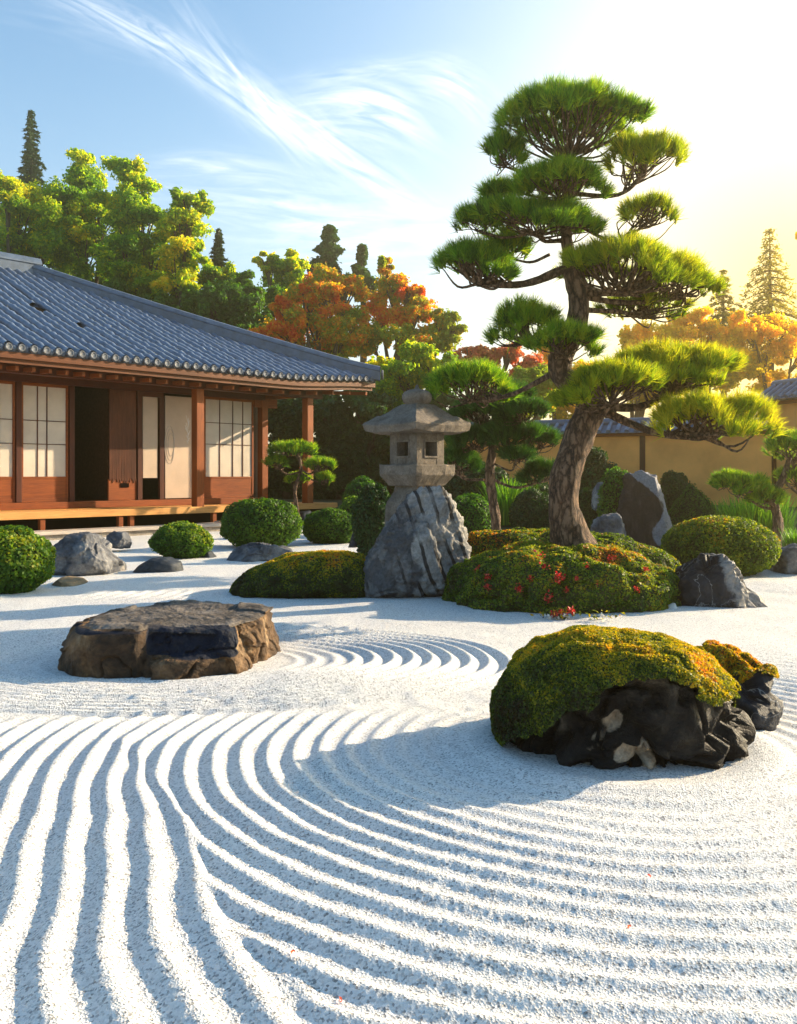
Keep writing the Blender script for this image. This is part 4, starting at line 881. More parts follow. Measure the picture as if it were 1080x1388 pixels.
# round cover tiles in rows up the slope
rng = np.random.default_rng(12); m = MB(); caps = []; pitch = .25; xr = XC - .16; hx_ = [(57, 418, .30), (112, 443, .16), (75, 441, .10), (162, 457, .12)]
holes = []
for (px, py, rr) in hx_:
    best = min(((abs(CX + F * (OX + x * dX + (EY + v) * eX) / hY(x, EY + v) - px) + abs(HY - F * (rz_(np.array(x), v) + .08 - HC) / hY(x, EY + v) - py), x, v) for x in np.arange(XL + 4, XC, .12) for v in np.arange(.1, TT, .1)))
    holes.append((best[1], best[2], rr))
while xr > XL:
    vt = min(TT, XC - xr) - .02
    if vt > .1:
        nseg = max(3, int(vt / .29) * 3); vs = np.linspace(-.05, vt, nseg)
        wob = .014 * np.cumsum(rng.normal(size=nseg)) * .5; wob -= np.linspace(wob[0], wob[-1], nseg)
        lift = .006 * (np.arange(nseg) % 3 == 0) + .006 * rng.normal(size=nseg)
        run = []
        def flush():
            if len(run) > 1: m.tube(np.array([r_[:3] for r_ in run]), np.array([r_[3] for r_ in run]), 10, cap=False)
            run.clear()
        for k, v in enumerate(vs):
            if any(abs(xr - h[0]) < h[2] * .75 and abs(v - h[1]) < h[2] * .85 for h in holes): flush(); continue
            run.append((xr + wob[k], EY + v, float(rz_(np.array(xr), max(v, 0))) + .046 + lift[k], .082 - .004 * (k % 3)))
        flush()
        caps.append((xr, float(rz_(np.array(xr), 0.0))))
    xr -= pitch
m.build('cover_tiles', M['tile'], roof, smooth=True)
for i, (hx0, hv, rr) in enumerate(holes):
    w_ = rr * .8; V = []
    th = np.linspace(0, 2 * np.pi, 14, endpoint=False); r_ = 1 + .25 * rng.normal(size=14)
    V = np.array([(hx0 + w_ * r_[k] * math.cos(th[k]), EY + hv + rr * r_[k] * math.sin(th[k]), float(rz_(np.array(hx0), hv + rr * r_[k] * math.sin(th[k]))) + .012) for k in range(14)])
    ob('broken_spot', mesh('broken_spot', V + [0, 0, .02], [np.arange(14)[None, :]], M['black'], False), roof)
cm = MB(); cm.lathe([(.001, -.005), (.050, -.006), (.058, -.016), (.066, -.014), (.074, -.004), (.075, .05)], 16)
c0 = None
for (x, z) in caps:
    if c0 is None: c0 = cm.build('eave_tile', M['cap'], roof, smooth=True); c0.rotation_euler = (R(-90), 0, 0); o = c0
    else: o = c0.copy(); COL.objects.link(o); o.parent = roof
    o.location = (x, EY - .062, z + .036)
# hollow tiles between the rows, fascia and soffit
m = MB()
for (x, z) in caps: m.tube([(x + pitch / 2, EY - .03, z + .015), (x + pitch / 2, EY + .3, float(rz_(np.array(x), .3)) + .012)], .055, 8)
m.build('pan_tile', M['ridge'], roof, smooth=True)
def strip(name, mat, y0, y1, z0, z1, xe):
    gx = np.linspace(XL, xe, 70); zz = ez(gx); V = np.concatenate([np.stack([gx, 0 * gx + y, zz + z], 1) for (y, z) in ((y0, z0), (y1, z0), (y1, z1), (y0, z1))]); n = 70
    q = [np.stack([np.arange(n - 1) + a * n, np.arange(1, n) + a * n, np.arange(1, n) + b * n, np.arange(n - 1) + b * n], 1) for a, b in ((1, 0), (2, 1), (3, 2), (0, 3))]
    return ob(name, mesh(name, V, q + [np.array([[0, n, 2 * n, 3 * n], [n - 1, 4 * n - 1, 3 * n - 1, 2 * n - 1]])], M[mat], False), roof)
strip('fascia', 'fasciawood', EY + .0, EY + .05, -.17, -.052, XC + .02)
strip('fascia', 'fasciawood', EY + .06, EY + .12, -.26, -.14, XC - .04)
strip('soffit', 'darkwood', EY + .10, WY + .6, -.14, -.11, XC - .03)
m = MB(); m.box(XC - .05, XC + .0, EY + .06, yb, ez(XC) - .16, ez(XC) - .052); m.build('end_fascia', M['wood'], roof)
px = 4.0; r0 = None
xs_ = [hx(a, EY + .45) for a in np.arange(-120, 500, 22.5)]
for x in xs_:
    z = float(ez(np.array(x))) - .43
    if r0 is None: r0 = boxes('rafter', 'wood', [(-.035, .035, 0, 1.3, -.045, .045)], roof, .004); o = r0
    else: o = r0.copy(); COL.objects.link(o); o.parent = roof
    o.location = (x, EY + .20, z + .10); o.rotation_euler = (R(4), 0, 0)
# hip ridge and main ridge
def ridge_run(name, A, B, sag, w, h, endcap=0.0):
    n = 30; t_ = np.linspace(0, 1, n); c = A[None] * (1 - t_[:, None]) + B[None] * t_[:, None]; c[:, 2] -= sag * np.sin(np.pi * t_) ; c[:, 2] += endcap * np.clip(1 - t_ / .12, 0, 1) ** 2
    d = unit(B - A); sd = unit(np.cross(d, [0, 0, 1.0])); prof = [(-w, -.10), (-w, h * .45), (-w * 1.15, h * .5), (-w * 1.1, h * .62), (-w * .75, h * .9), (0, h), (w * .75, h * .9), (w * 1.1, h * .62), (w * 1.15, h * .5), (w, h * .45), (w, -.10)]
    k = len(prof); V = np.concatenate([c[i] + np.array([sd * a + np.array([0, 0, b_]) for a, b_ in prof]) for i in range(n)])
    i = np.arange(n - 1)[:, None] * k; j = np.arange(k - 1)[None, :]
    q = np.stack([i + j, i + k + j, i + k + j + 1, i + j + 1], -1).reshape(-1, 4)
    return ob(name, mesh(name, V, [q, np.arange(k)[None, :], (np.arange(k) + (n - 1) * k)[None, ::-1]], M['ridge'], False), roof)
C_ = np.array([XC + .10, EY - .10, float(ez(np.array(XC))) + .06]); H_ = np.array([XC - TT, EY + TT, HZT + .02])
ridge_run('hip_ridge', C_, H_, .05 * TT / 5, .17, .30, .05)
ridge_run('main_ridge', H_ + [.2, 0, .02], np.array([XL, EY + TT, HZT + .02]), 0, .20, .42)
m = MB(); m.lathe([(.001, 0), (.12, .0), (.13, .03), (.12, .06), (.001, .061)], 18); o = m.build('corner_tile', M['cap'], roof, smooth=True); o.location = C_ + [.02, -.02, .12]; o.rotation_euler = (R(90), 0, R(45))
print('ROOF', TT, HZT, EZ0, XC, 'ZB', ZB, 'SZ', SZ, hY(XC - TT, EY + TT))

# ------------------------------------------------------------------ garden wall
def garden_wall(name, label, A, B, z0, zt, roof_w, lab_t, tile='tile', post_end=True):
    A, B = np.array(A, float), np.array(B, float); L_ = np.linalg.norm(B - A); an = math.atan2(B[1] - A[1], B[0] - A[0])
    w = thing(name, label, 'garden wall', (A[0], A[1], 0), an)
    bx('wall_face', 'plaster', 0, L_, -.12, .12, z0, zt, w, .01)
    bx('wall_foot', 'foundation', 0, L_, -.16, .16, z0 - .5, z0 + .14, w, .02)
    bx('coping_beam', 'wood', -.05, L_ + .05, -.20, .20, zt + .002, zt + .08, w, .01)
    m = MB(); rw, rh = roof_w, roof_w * .62
    m.add([(-.1, -rw, zt + .09), (L_ + .1, -rw, zt + .09), (L_ + .1, 0, zt + .09 + rh), (-.1, 0, zt + .09 + rh), (-.1, rw, zt + .09), (L_ + .1, rw, zt + .09), (-.1, -rw, zt + .082), (L_ + .1, -rw, zt + .082), (L_ + .1, rw, zt + .082), (-.1, rw, zt + .082)],
          [np.array([(0, 1, 2, 3), (3, 2, 5, 4), (6, 9, 8, 7), (0, 6, 7, 1), (4, 5, 8, 9)])])
    x = 0.0
    while x < L_ + .1:
        for s in (-1, 1):
            p0, p1 = np.array([x, s * (rw + .02), zt + .115]), np.array([x, s * .05, zt + .115 + rh]); m.tube([p0, (p0 + p1) / 2 + [0, 0, .012], p1], [.062, .056, .05], 8)
        x += .24
    m.build('coping_tiles', M[tile], w, smooth=False)
    m = MB(); m.tube([(-.12, 0, zt + .13 + rh), (L_ + .12, 0, zt + .13 + rh)], .10, 10); m.build('coping_ridge', M['ridge'], w, smooth=True)
    return w, L_
g0 = .0
Y0, Y1 = 25.5, 22.6
A = P(560, HY, 26.8)[:2]; B = P(1046, HY, Y1)[:2]
zt = HC - (588 - HY) * Y1 / F
w1, L1 = garden_wall('garden_wall', 'long ochre plaster garden wall with a small tiled coping behind the pine', A, B, .30, zt, .42, '')
for x in (L1 * .36, L1 * .68): bx('wall_post', 'darkwoodv', x - .07, x + .07, -.15, -.121, .31, zt - .002, w1)
C = P(1340, HY, 17.5)[:2]; zt2 = HC - (549 - HY) * Y1 / F
w2, L2 = garden_wall('garden_wall', 'higher ochre wall section coming forward at the right edge, with a broad tiled coping', B + [.16, .05], C, .30, zt2, .62, '')
bx('corner_post', 'darkwoodv', -.10, .10, -.24, -.122, .2, zt2, w2, .01)

# ------------------------------------------------------------------ pines
def pad_parts(tree, org, cpx, cpy, hw, up, dn, Y, mat, seed, node, rad, n=None, twigs=26, L=.14, dens=1.0, depth=.72, dY=0.0, k=30, tn=0.0, nb=9):
    """one needle pad (several lumpy cushions) and the branch that carries it; node = (px, py, Y) on the trunk"""
    rng = np.random.default_rng(seed); s = Y / F; c = P(cpx, cpy, Y + dY) - org; a = hw * s; b_ = a * depth; hu, hd = up * s, dn * s
    n = n or int(215 * a * b_ * dens / .12 + 50)
    # lumpy cushions: small domes scattered over an ellipse
    q = rng.random((nb * 3, 2)) * 2 - 1; q = q[(q ** 2).sum(1) < .85][:nb]; q = np.concatenate([[[0, 0]], q])
    rr = .36 + .24 * rng.random(len(q)); zz = hu * (.55 + .45 * np.sqrt(np.clip(1 - (q ** 2).sum(1), 0, 1))) * (.8 + .35 * rng.random(len(q)))
    uvp = rng.random((n * 4, 2)) * 2 - 1; r2 = (uvp ** 2).sum(1)
    edge = 1 + .16 * np.sin(np.arctan2(uvp[:, 1], uvp[:, 0]) * 5 + seed) + .08 * np.sin(np.arctan2(uvp[:, 1], uvp[:, 0]) * 11 + 2 * seed)
    uvp = uvp[r2 < edge ** 2][:n]; n = len(uvp); r2 = (uvp ** 2).sum(1)
    d = ((uvp[:, None] - q[None]) ** 2).sum(2) / rr[None] ** 2
    h = np.max(zz[None] * np.sqrt(np.clip(1 - d * .8, 0, 1)), axis=1)
    lay = rng.random(n) ** 1.6 * (.25 + .75 * np.clip(1 - r2, 0, 1)); z = h * (1 - lay * .55) - hd * .6 * np.clip(r2, 0, 1) ** 1.5
    C = c + np.stack([uvp[:, 0] * a, uvp[:, 1] * b_, z], 1)
    A = unit(np.stack([uvp[:, 0] * .8, uvp[:, 1] * .8, .9 + .3 * rng.random(n)], 1) + .30 * rng.normal(size=(n, 3)))
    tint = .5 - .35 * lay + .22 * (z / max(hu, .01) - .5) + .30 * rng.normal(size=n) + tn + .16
    V, T3, T = needles(C, A, L, .0085 * Y / 9.4, k, .36, rng, tint)
    pad = ob('needle_pad', mesh('needle_pad', V, [T3], mat, False, np.clip(T, 0, 1)), tree)
    # branch and twigs
    m = MB(); nd_ = P(*node) - org; root = c + [0, 0, -hd * .9]
    mid = (nd_ + root) / 2 + np.array([0, 0, -.04 - .06 * rng.random()]) + rng.normal(size=3) * .05
    m.tube([nd_, mid, root], [rad, rad * .8, rad * .55], 8, sub=6, wob=.12, seed=seed)
    for i in rng.choice(n, min(twigs, n), replace=False):
        e = C[i] - A[i] * L * .3; f0 = .15 + .85 * rng.random(); st = root * f0 + mid * (1 - f0) if rng.random() < .45 else root
        kn = st * .45 + e * .55 + np.array([0, 0, -hd * .15 - .01]) + rng.normal(size=3) * .045
        m.tube([st, kn, e], [rad * .34, rad * .22 + .002, .004], 5, sub=4, cap=False)
        for _ in range(2):
            e2 = C[rng.integers(n)]; 
            if np.linalg.norm(e2 - kn) < a * .55: m.tube([kn, (kn + e2) / 2 + rng.normal(size=3) * .03, e2], [rad * .18 + .002, .006, .003], 4, sub=3, cap=False)
    m.build('branch', M['bark'], tree, smooth=True)
    return pad
def pine(name, label, base, trunk, pads, mat, seed, L=.14, k=30, group=None):
    pts = np.array([P(a, b, y) for a, b, y, w in trunk]); rad = np.array([w * .92 * y / F / 2 for a, b, y, w in trunk]); org = np.array(base)
    t = thing(name, label, 'pine tree', org)
    m = MB(); m.tube(pts - org, rad, 34, sub=14, wob=.17, seed=seed); m.build('trunk', M['bark'], t, smooth=True)
    for i, p in enumerate(pads):
        kw = p[8] if len(p) > 8 else {}
        mt_ = kw.pop('mat', None); kw.setdefault('L', L); kw.setdefault('k', k)
        pad_parts(t, org, *p[:6], M[mt_] if mt_ else mat, seed * 50 + i, p[6], p[7], **kw)
    return t
PY = 9.55
zb = HC - (736 - HY) * PY / F
pine('pine_tree', 'tall leaning black pine with cloud pruned needle pads, growing on the moss mound', P(780, 742, PY),
     [(782, 752, PY - .02, 74), (774, 728, PY, 56), (763, 690, PY, 46), (766, 645, PY, 46), (785, 595, PY + .05, 46), (800, 555, PY + .08, 44), (792, 530, PY + .1, 38), (762, 508, PY + .05, 34), (762, 482, PY, 34), (778, 445, PY, 30), (784, 405, PY, 29), (777, 372, PY, 27), (769, 335, PY, 17), (766, 290, PY, 13), (768, 240, PY, 10), (772, 205, PY, 8), (773, 175, PY, 5)],
     [(770, 178, 98, 54, 40, PY, (770, 232, PY), .038, dict(twigs=52, depth=.8, nb=13)),
      (685, 210, 28, 24, 18, PY + .1, (766, 245, PY), .020, dict(twigs=22)),
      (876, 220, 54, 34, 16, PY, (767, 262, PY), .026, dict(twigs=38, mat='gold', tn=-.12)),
      (756, 256, 70, 26, 14, PY - .15, (767, 282, PY), .022, dict(twigs=26)),
      (672, 266, 20, 15, 10, PY, (758, 272, PY), .014, dict(twigs=9)),
      (728, 304, 84, 28, 16, PY - .1, (768, 325, PY), .026, dict(twigs=32)),
      (644, 302, 28, 20, 12, PY, (735, 312, PY), .016, dict(twigs=14)),
      (646, 362, 54, 30, 26, PY, (772, 362, PY), .050, dict(twigs=44, tn=-.04)),
      (688, 338, 30, 16, 12, PY + .2, (745, 345, PY), .018, dict(twigs=14)),
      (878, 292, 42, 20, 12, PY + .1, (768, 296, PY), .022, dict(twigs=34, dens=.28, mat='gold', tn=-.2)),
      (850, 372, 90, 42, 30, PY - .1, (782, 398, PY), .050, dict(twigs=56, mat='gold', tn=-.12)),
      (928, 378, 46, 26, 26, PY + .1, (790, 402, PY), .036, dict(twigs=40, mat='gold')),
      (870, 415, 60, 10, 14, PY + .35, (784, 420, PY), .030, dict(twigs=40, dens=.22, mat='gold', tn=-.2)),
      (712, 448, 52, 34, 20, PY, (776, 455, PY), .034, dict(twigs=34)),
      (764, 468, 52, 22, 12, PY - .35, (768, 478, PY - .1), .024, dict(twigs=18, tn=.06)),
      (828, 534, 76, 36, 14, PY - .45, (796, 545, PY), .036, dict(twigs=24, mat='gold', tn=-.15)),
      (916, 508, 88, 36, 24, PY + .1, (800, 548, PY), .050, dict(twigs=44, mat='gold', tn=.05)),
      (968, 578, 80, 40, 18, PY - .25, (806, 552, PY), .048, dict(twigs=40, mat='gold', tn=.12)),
      (640, 524, 58, 26, 22, PY + .9, (760, 500, PY), .034, dict(twigs=36, mat='pine', tn=-.1))], M['pine'], 7)
SY = 12.6
pine('pine_tree', 'small dark pine with drooping pads between the lantern and the big pine', (P(676, HY, SY)[0], SY, 0),
     [(676, 762, SY, 15), (672, 705, SY, 14), (664, 650, SY, 13), (668, 605, SY, 13), (684, 565, SY, 12), (688, 530, SY, 10), (684, 505, SY, 7)],
     [(652, 562, 40, 20, 14, SY, (684, 565, SY), .03), (708, 562, 34, 18, 12, SY - .2, (686, 560, SY), .03), (694, 592, 44, 18, 12, SY - .1, (672, 600, SY), .03), (640, 598, 36, 18, 12, SY + .1, (668, 600, SY), .03),
      (735, 600, 24, 14, 8, SY, (672, 612, SY), .02), (736, 645, 32, 16, 8, SY + .3, (668, 650, SY), .022), (618, 630, 30, 18, 10, SY + .2, (664, 650, SY), .022), (690, 540, 30, 16, 10, SY, (688, 535, SY), .02), (700, 618, 22, 6, 5, SY - .3, (668, 628, SY), .015)], M['pined'], 9, L=.15, k=26)
DY = 22.0
pine('garden_pine', 'small layered pine standing in front of the last veranda post', (P(404, HY, DY)[0], DY, 0),
     [(404, 700, DY, 6), (400, 665, DY, 5), (408, 635, DY, 5), (402, 610, DY, 4)],
     [(398, 612, 32, 11, 5, DY, (403, 612, DY), .03, dict(dens=.5)), (434, 632, 19, 9, 4, DY - .1, (407, 635, DY), .03, dict(dens=.6)), (374, 628, 15, 8, 4, DY, (406, 640, DY), .025, dict(dens=.6)), (440, 650, 10, 6, 3, DY, (407, 640, DY), .02), (404, 650, 16, 5, 3, DY + .2, (402, 660, DY), .02)], M['pine'], 11, L=.15, k=20)
RY = 14.6
pine('garden_pine', 'low twisted pine with small pads against the ochre wall at the right edge', (P(1052, HY, RY)[0], RY, gz(P(1052, HY, RY)[0], RY)),
     [(1050, 745, RY, 17), (1054, 710, RY, 15), (1050, 675, RY, 11), (1062, 645, RY, 9), (1070, 620, RY, 7)],
     [(1074, 615, 34, 26, 14, RY, (1066, 635, RY), .03), (1080, 650, 26, 16, 10, RY + .1, (1060, 650, RY), .025), (1004, 662, 36, 16, 8, RY, (1051, 690, RY), .028, dict(dens=.7)), (986, 652, 20, 10, 6, RY + .1, (1020, 668, RY), .02), (1040, 676, 24, 8, 6, RY - .1, (1052, 680, RY), .02)], M['pine'], 13, L=.13, k=22)

# ------------------------------------------------------------------ broadleaf trees
def leaf_tree(name, label, blobs, Y, base_px, mat, seed, leaf=.155, n=520, trunk_w=.28, group='trees beyond the garden', sub=14, tf=None, cat='tree', asp=.62, bark='bark2', flat=.75, hole=.0, zb=None):
    """blobs: (px, py, rx, ry[, tint shift[, depth shift]]) in the photograph's pixels at distance Y"""
    rng = np.random.default_rng(seed); s = Y / F; bx_ = P(base_px, HY, Y)[0]; g = gz(bx_, Y) if zb is None else zb; org = np.array([bx_, Y, g])
    t = thing(name, label, cat, org, 0, group)
    Vs, Qs, Ts = [], [], []; nv = 0; m = MB()
    cs = [P(b[0], b[1], Y + (b[5] if len(b) > 5 else rng.uniform(-.6, .6) * b[2] * s)) - org for b in blobs]
    zt = max(c[2] for c in cs); zl = min(c[2] for c in cs); fork = np.array([np.mean([c[0] for c in cs]) * .5, 0, max(zl * .55, .3 * zt)])
    m.tube([np.array([0, 0, -.3]), np.array([rng.normal() * .1, 0, fork[2] * .5]), fork], [trunk_w, trunk_w * .75, trunk_w * .6], 10, sub=5, wob=.1, seed=seed); m.build('trunk', M[bark], t, smooth=True)
    lm = MB()
    for b, c in zip(blobs, cs):
        rx, rz = b[2] * s, b[3] * s; ry = (rx + rz) * .5
        lm.tube([fork * [1, 1, .9], (fork + c) / 2 + rng.normal(size=3) * .15 * rx, c + [0, 0, rz * .5]], [trunk_w * .45, trunk_w * .28, trunk_w * .06], 7, sub=5)
        for k in range(sub):
            d = unit(rng.normal(size=3)); d[2] = d[2] * .9 + .15; d = unit(d); rad = .35 + .62 * rng.random()
            sc = c + d * [rx, ry, rz] * rad; sr = (.20 + .22 * rng.random()) * (rx + rz) * .5
            if k % 2 == 0: lm.tube([c * .8 + fork * .2, (c + sc) / 2 + rng.normal(size=3) * .05, sc], [trunk_w * .14, trunk_w * .09, .012], 5, sub=3, cap=False)
            nn = int(n * (.6 + .8 * rng.random())); dd = unit(rng.normal(size=(nn, 3))); dd[:, 2] *= flat
            r_ = rng.random(nn) ** .45
            edge = 1 + .55 * fbm(dd * 2.6 + sc, 3, seed + k)
            up_ = rng.random() < .45
            p = sc + dd * (r_ * edge)[:, None] * sr * (np.array([.75, .75, 1.35]) if up_ else np.array([1.2, 1.2, .75])) + rng.normal(size=(nn, 3)) * sr * .12
            ck = rng.normal() * .13
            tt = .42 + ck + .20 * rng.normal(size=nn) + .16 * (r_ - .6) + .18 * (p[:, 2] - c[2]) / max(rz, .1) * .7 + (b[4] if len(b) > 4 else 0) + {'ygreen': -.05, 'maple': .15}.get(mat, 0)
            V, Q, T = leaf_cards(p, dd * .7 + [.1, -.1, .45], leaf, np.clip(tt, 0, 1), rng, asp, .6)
            Vs.append(V); Qs.append(Q + nv); Ts.append(T); nv += len(V)
    lm.build('limbs', M[bark], t, smooth=True)
    ob('crown', mesh('crown', np.concatenate(Vs), [np.concatenate(Qs)], M[mat], False, np.concatenate(Ts)), t)
    return t
def conifer(name, label, px, top_py, base_py, hw, Y, mat, seed, droop=.35, n=26, dens=1.0, group='trees beyond the garden', bare=.0, leaf=.26):
    rng = np.random.default_rng(seed); s = Y / F; b = P(px, HY, Y); g = gz(b[0], Y); t = thing(name, label, 'conifer', (b[0], Y, g), 0, group)
    H = HC - (top_py - HY) * s - g; zb = HC - (base_py - HY) * s - g; w = hw * s
    m = MB(); m.tube([(0, 0, -.3), (.03, 0, H * .5), (0, 0, H)], [H * .018 + .05, H * .012 + .03, .012], 8, sub=6); m.build('trunk', M['bark2'], t, smooth=True)
    Vs, Qs, Ts = [], [], []; nv = 0; lm = MB()
    for i in range(n):
        f = i / (n - 1); z = zb + (H - zb) * (1 - (1 - f) ** 1.05) * .97; r = w * (1 - f) ** .8 * (.75 + .4 * rng.random()) + .05 * w
        nb = max(3, int(7 * (1 - f) + 3)); a0 = rng.random() * 6.28
        for k in range(nb):
            a = a0 + 6.283 * k / nb + rng.normal() * .25; d = np.array([math.cos(a), math.sin(a), 0]); rl = r * (.6 + .5 * rng.random())
            e = np.array([0, 0, z]) + d * rl + [0, 0, -droop * rl + .12 * rl]; md = np.array([0, 0, z]) + d * rl * .5 + [0, 0, -droop * rl * .25]
            lm.tube([(0, 0, z), md, e], [.02 + .012 * r, .012 + .008 * r, .004], 4, sub=3, cap=False)
            nn = int(46 * dens * (rl / w + .25)) + 5; u = bare + (1 - bare) * rng.random(nn) ** .7
            p = np.outer(1 - u, [0, 0, z]) + np.outer(u, e) + np.outer(u * (1 - u), [0, 0, droop * rl]) + rng.normal(size=(nn, 3)) * [.10, .10, .07] * (w * .55 * (1.1 - u[:, None] * .5))
            V, Q, T = leaf_cards(p, np.tile(d * .3 + [0, 0, 1], (nn, 1)), leaf * s * 28, np.clip(.45 + .2 * rng.normal(size=nn) + .1 * (u - .5), 0, 1), rng, .3, .55)
            Vs.append(V); Qs.append(Q + nv); Ts.append(T); nv += len(V)
    lm.build('limbs', M['bark2'], t, smooth=True)
    ob('crown', mesh('crown', np.concatenate(Vs), [np.concatenate(Qs)], M[mat], False, np.concatenate(Ts)), t)
    return t
# behind the house
conifer('fir_tree', 'dark pointed fir rising above the yellow green trees at the far left', 42, 148, 300, 30, 46, 'conif', 401, n=24)
leaf_tree('broadleaf_tree', 'yellow green tree at the far left, rising straight behind the roof ridge', [(8, 262, 34, 38, .1), (28, 300, 44, 46, .1), (70, 300, 40, 46, .15), (10, 335, 50, 34, 0), (60, 345, 55, 28, 0)], 36, 30, 'ygreen', 411)
leaf_tree('broadleaf_tree', 'yellow green tree with the highest rounded top, second from the left', [(112, 238, 30, 36, .05), (100, 285, 44, 44, -.05), (135, 300, 40, 44, .1), (118, 345, 55, 40, -.2), (80, 270, 24, 26, .1)], 37.5, 112, 'ygreen', 412)
leaf_tree('broadleaf_tree', 'yellow green tree with a narrow twin top behind the middle of the roof', [(178, 245, 32, 32, .1), (166, 290, 40, 40, .1), (196, 305, 42, 46, 0), (170, 350, 52, 36, -.25), (212, 350, 40, 40, -.1)], 36, 176, 'ygreen', 413)
leaf_tree('broadleaf_tree', 'brightest yellow tree, the rightmost of the tall yellow green ones', [(258, 278, 26, 30, .1), (246, 318, 34, 40, .2), (236, 365, 36, 36, .3), (262, 345, 20, 26, .05), (210, 385, 36, 26, .25)], 35, 244, 'ygreen', 414)
leaf_tree('broadleaf_tree', 'dark green tree filling the gap low between the yellow green ones', [(150, 345, 50, 40, 0), (90, 340, 40, 30, 0), (195, 372, 45, 32, 0), (140, 385, 50, 25, .1)], 40, 150, 'green', 415, n=520)
leaf_tree('broadleaf_tree', 'low bright green bushy tree just above the lower roof slope', [(150, 398, 36, 18, .15), (200, 405, 42, 24, .1), (250, 415, 40, 28, .12), (295, 430, 30, 26, .0)], 35.5, 230, 'green', 416, n=560, leaf=.17)
conifer('cypress_tree', 'thin tree with a bare spiky tip between yellow and green crowns', 296, 310, 410, 24, 38, 'conif', 417, n=22, dens=1.5, droop=.1)
leaf_tree('broadleaf_tree', 'yellow green bush topped tree at the foot of the spiky tipped one', [(292, 375, 28, 26, .0), (288, 400, 36, 26, -.1)], 37, 290, 'ygreen', 418, n=520)
leaf_tree('broadleaf_tree', 'rich green tree behind the roof, left of the orange maple', [(325, 395, 30, 28, .05), (318, 425, 44, 34, .0), (352, 435, 36, 40, -.1), (286, 415, 30, 24, .0), (345, 465, 50, 26, 0)], 35, 322, 'green', 419)
leaf_tree('broadleaf_tree', 'light green tree with a loose pointed top behind the orange maple', [(362, 358, 16, 16, .1), (392, 362, 20, 20, .15), (378, 385, 32, 30, -.1), (385, 420, 40, 36, -.25), (400, 375, 14, 24, .1)], 38, 380, 'ygreen', 420, n=420)
leaf_tree('broadleaf_tree', 'dark green tree with a broad pointed top behind the orange maple', [(447, 322, 8, 20, .3), (447, 345, 18, 22, .2), (440, 372, 26, 24, 0), (455, 395, 34, 30, 0)], 42, 447, 'dgreen', 421, n=380, leaf=.24)
leaf_tree('broadleaf_tree', 'slim dark spire shaped tree just right of the broad pointed one', [(491, 348, 5, 16, .3), (489, 372, 10, 18, .2), (494, 395, 16, 24, 0)], 42, 491, 'dgreen', 422, n=300, leaf=.24)
leaf_tree('maple_tree', 'orange maple in full autumn colour behind the lower roof slope', [(438, 388, 34, 24, -.05), (410, 408, 36, 26, .05), (470, 400, 30, 30, .0), (385, 445, 46, 24, -.2), (430, 445, 46, 30, .2), (350, 462, 34, 16, -.25), (468, 450, 40, 32, .1), (450, 478, 50, 22, .35), (385, 415, 16, 14, -.35)], 33, 440, 'maple', 423, leaf=.14, n=480, sub=14)
leaf_tree('maple_tree', 'orange and yellow green maple with reaching twigs, right of the fully orange one', [(523, 362, 10, 18, .2), (530, 390, 24, 24, .1), (552, 395, 24, 18, -.25), (515, 425, 38, 30, -.1), (560, 428, 36, 28, .1), (598, 432, 24, 16, .45), (615, 445, 20, 10, .4), (545, 460, 46, 28, .3), (590, 465, 34, 26, .5), (500, 462, 30, 30, .3)], 34, 540, 'maple', 424, leaf=.14, n=400, sub=13)
leaf_tree('broadleaf_tree', 'sunlit yellow green tree behind the lantern cap', [(560, 492, 42, 28, .05), (590, 510, 34, 30, .1), (540, 520, 40, 26, .0), (555, 555, 40, 30, -.2), (520, 505, 28, 20, .1)], 30, 560, 'ygreen', 425, leaf=.15, n=640)
leaf_tree('maple_tree', 'thin pinkish red maple behind the small dark pine', [(632, 482, 24, 20, .1), (655, 495, 28, 22, 0), (690, 480, 26, 16, -.1), (622, 508, 28, 20, .1), (712, 495, 26, 24, .1), (660, 525, 44, 24, .2), (735, 520, 34, 28, .3)], 31, 660, 'red', 426, leaf=.14, n=330, sub=9)
leaf_tree('maple_tree', 'golden orange bush maple above the wall coping left of the big trunk', [(700, 535, 24, 22, .5), (728, 545, 22, 18, .6), (712, 512, 24, 20, .9), (740, 522, 34, 28, .95), (690, 560, 34, 26, .9)], 29, 712, 'maple', 427, leaf=.13, n=420)
leaf_tree('broadleaf_tree', 'thin pale golden tree seen on both sides of the big pine trunk', [(735, 505, 34, 26, .1), (770, 545, 44, 26, -.2), (800, 505, 30, 24, .1), (700, 530, 34, 24, -.1), (745, 470, 20, 18, .2)], 36, 765, 'yellow', 428, leaf=.15, n=300)
# dark hedge behind the veranda end
leaf_tree('camellia_tree', 'dark glossy tree behind the last veranda post', [(385, 580, 40, 50), (375, 640, 36, 46), (420, 560, 40, 30), (400, 660, 46, 40)], 30.5, 395, 'dgreen', 431, leaf=.19, n=900, group='dark trees behind the veranda')
leaf_tree('camellia_tree', 'dark glossy tree filling the shade between the veranda and the lantern', [(450, 570, 46, 36, .1), (470, 620, 50, 46), (510, 600, 40, 50), (450, 660, 50, 40), (520, 655, 44, 40), (490, 550, 34, 26, .3)], 29, 470, 'dgreen', 432, leaf=.18, n=900, group='dark trees behind the veranda')
leaf_tree('camellia_tree', 'dark glossy tree right behind the lantern light box', [(595, 590, 46, 40, .1), (620, 640, 48, 40), (575, 630, 40, 44), (650, 600, 40, 36, .1), (600, 555, 36, 20, .2)], 27.8, 600, 'dgreen', 433, leaf=.17, n=850, group='dark trees behind the veranda')
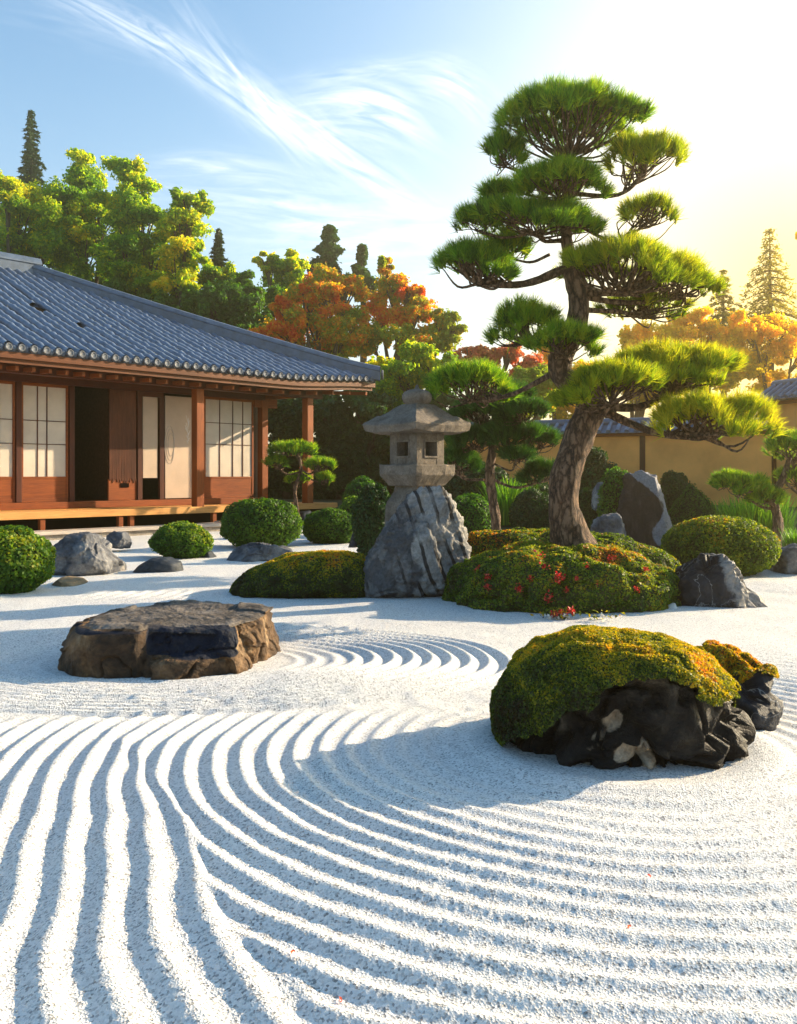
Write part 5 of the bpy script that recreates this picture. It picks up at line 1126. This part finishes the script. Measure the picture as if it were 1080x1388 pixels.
# beyond the ochre wall, into the sun
leaf_tree('broadleaf_tree', 'low golden tree above the wall, directly right of the big pine trunk', [(868, 462, 34, 22, .1), (850, 490, 40, 24, 0), (900, 480, 40, 26, .1), (820, 518, 44, 30, -.1), (880, 520, 50, 34, -.15), (780, 530, 40, 30, -.1)], 40.0, 868, 'yellow', 441, leaf=.165, n=480)
leaf_tree('broadleaf_tree', 'golden tree above the wall, in the middle of the sunlit ones', [(935, 440, 34, 26, .1), (965, 465, 40, 32, .1), (920, 470, 36, 30, 0), (990, 500, 46, 36, -.1), (940, 515, 60, 34, -.15)], 40.5, 950, 'yellow', 442, leaf=.165, n=480)
leaf_tree('broadleaf_tree', 'golden tree at the right edge below the sunlit fir', [(1015, 445, 34, 26, .1), (1050, 455, 40, 36, .05), (1075, 490, 40, 36, 0), (1030, 500, 44, 34, 0)], 41.0, 1045, 'yellow', 443, leaf=.165, n=480)
leaf_tree('broadleaf_tree', 'tall golden tree reaching into the picture from beyond the right edge', [(1118, 315, 40, 22, .1), (1135, 380, 40, 40, 0), (1130, 450, 50, 50, 0)], 38, 1150, 'yellow', 445, leaf=.22, n=300)
conifer('fir_tree', 'tall sunlit golden fir at the right edge', 1043, 310, 470, 66, 43, 'conif_lit', 451, n=18, droop=.55, dens=1.0, leaf=.22)
conifer('fir_tree', 'short sunlit golden fir left of the tall golden one', 980, 366, 470, 44, 43, 'conif_lit', 452, n=13, droop=.5, dens=1.0, leaf=.22)

# fallen leaves on the gravel
rng = np.random.default_rng(77); lf = None
for i, (a, c) in enumerate([(397, 1308), (461, 1362), (853, 1262), (880, 1195)]):
    b = P(a, c, GY(c)); h_ = float(sand_h(np.array([b[0]]), np.array([b[1]]))[0])
    if lf is None:
        V, Q, T = leaf_cards(rng.normal(size=(4, 3)) * [.003, .003, .001], np.tile([[0, 0, 1.0]], (4, 1)), .011, np.array([0, .05, .1, .3]), rng, .5, .5); lf = ob('fallen_leaf', mesh('fallen_leaf', V, [Q], M['red'], False, T)); o = lf
    else: o = lf.copy(); COL.objects.link(o)
    o.location = (b[0], b[1], h_ + .008); o.rotation_euler = (.2 * rng.normal(), .2 * rng.normal(), rng.random() * 6)
    tag(o, 'tiny curled reddish leaf lying on the raked white gravel', 'leaf', 'fallen leaves on the raked gravel')

# ------------------------------------------------------------------ warm tinted haze added to stand in for the golden flare at right
m = MB(); m.box(-310, 310, -300, 330, -1.3, 17.0)
hm = bpy.data.materials.new('flare_haze'); hm.use_nodes = True; nt = hm.node_tree; nt.nodes.clear()
o_ = nt.nodes.new('ShaderNodeOutputMaterial'); pv = nt.nodes.new('ShaderNodeVolumePrincipled'); pv.inputs['Color'].default_value = (1.0, .80, .42, 1); pv.inputs['Density'].default_value = .0038; pv.inputs['Anisotropy'].default_value = .85
nt.links.new(pv.outputs[0], o_.inputs['Volume'])
tag(m.build('haze', hm), None, None, None, 'stuff')
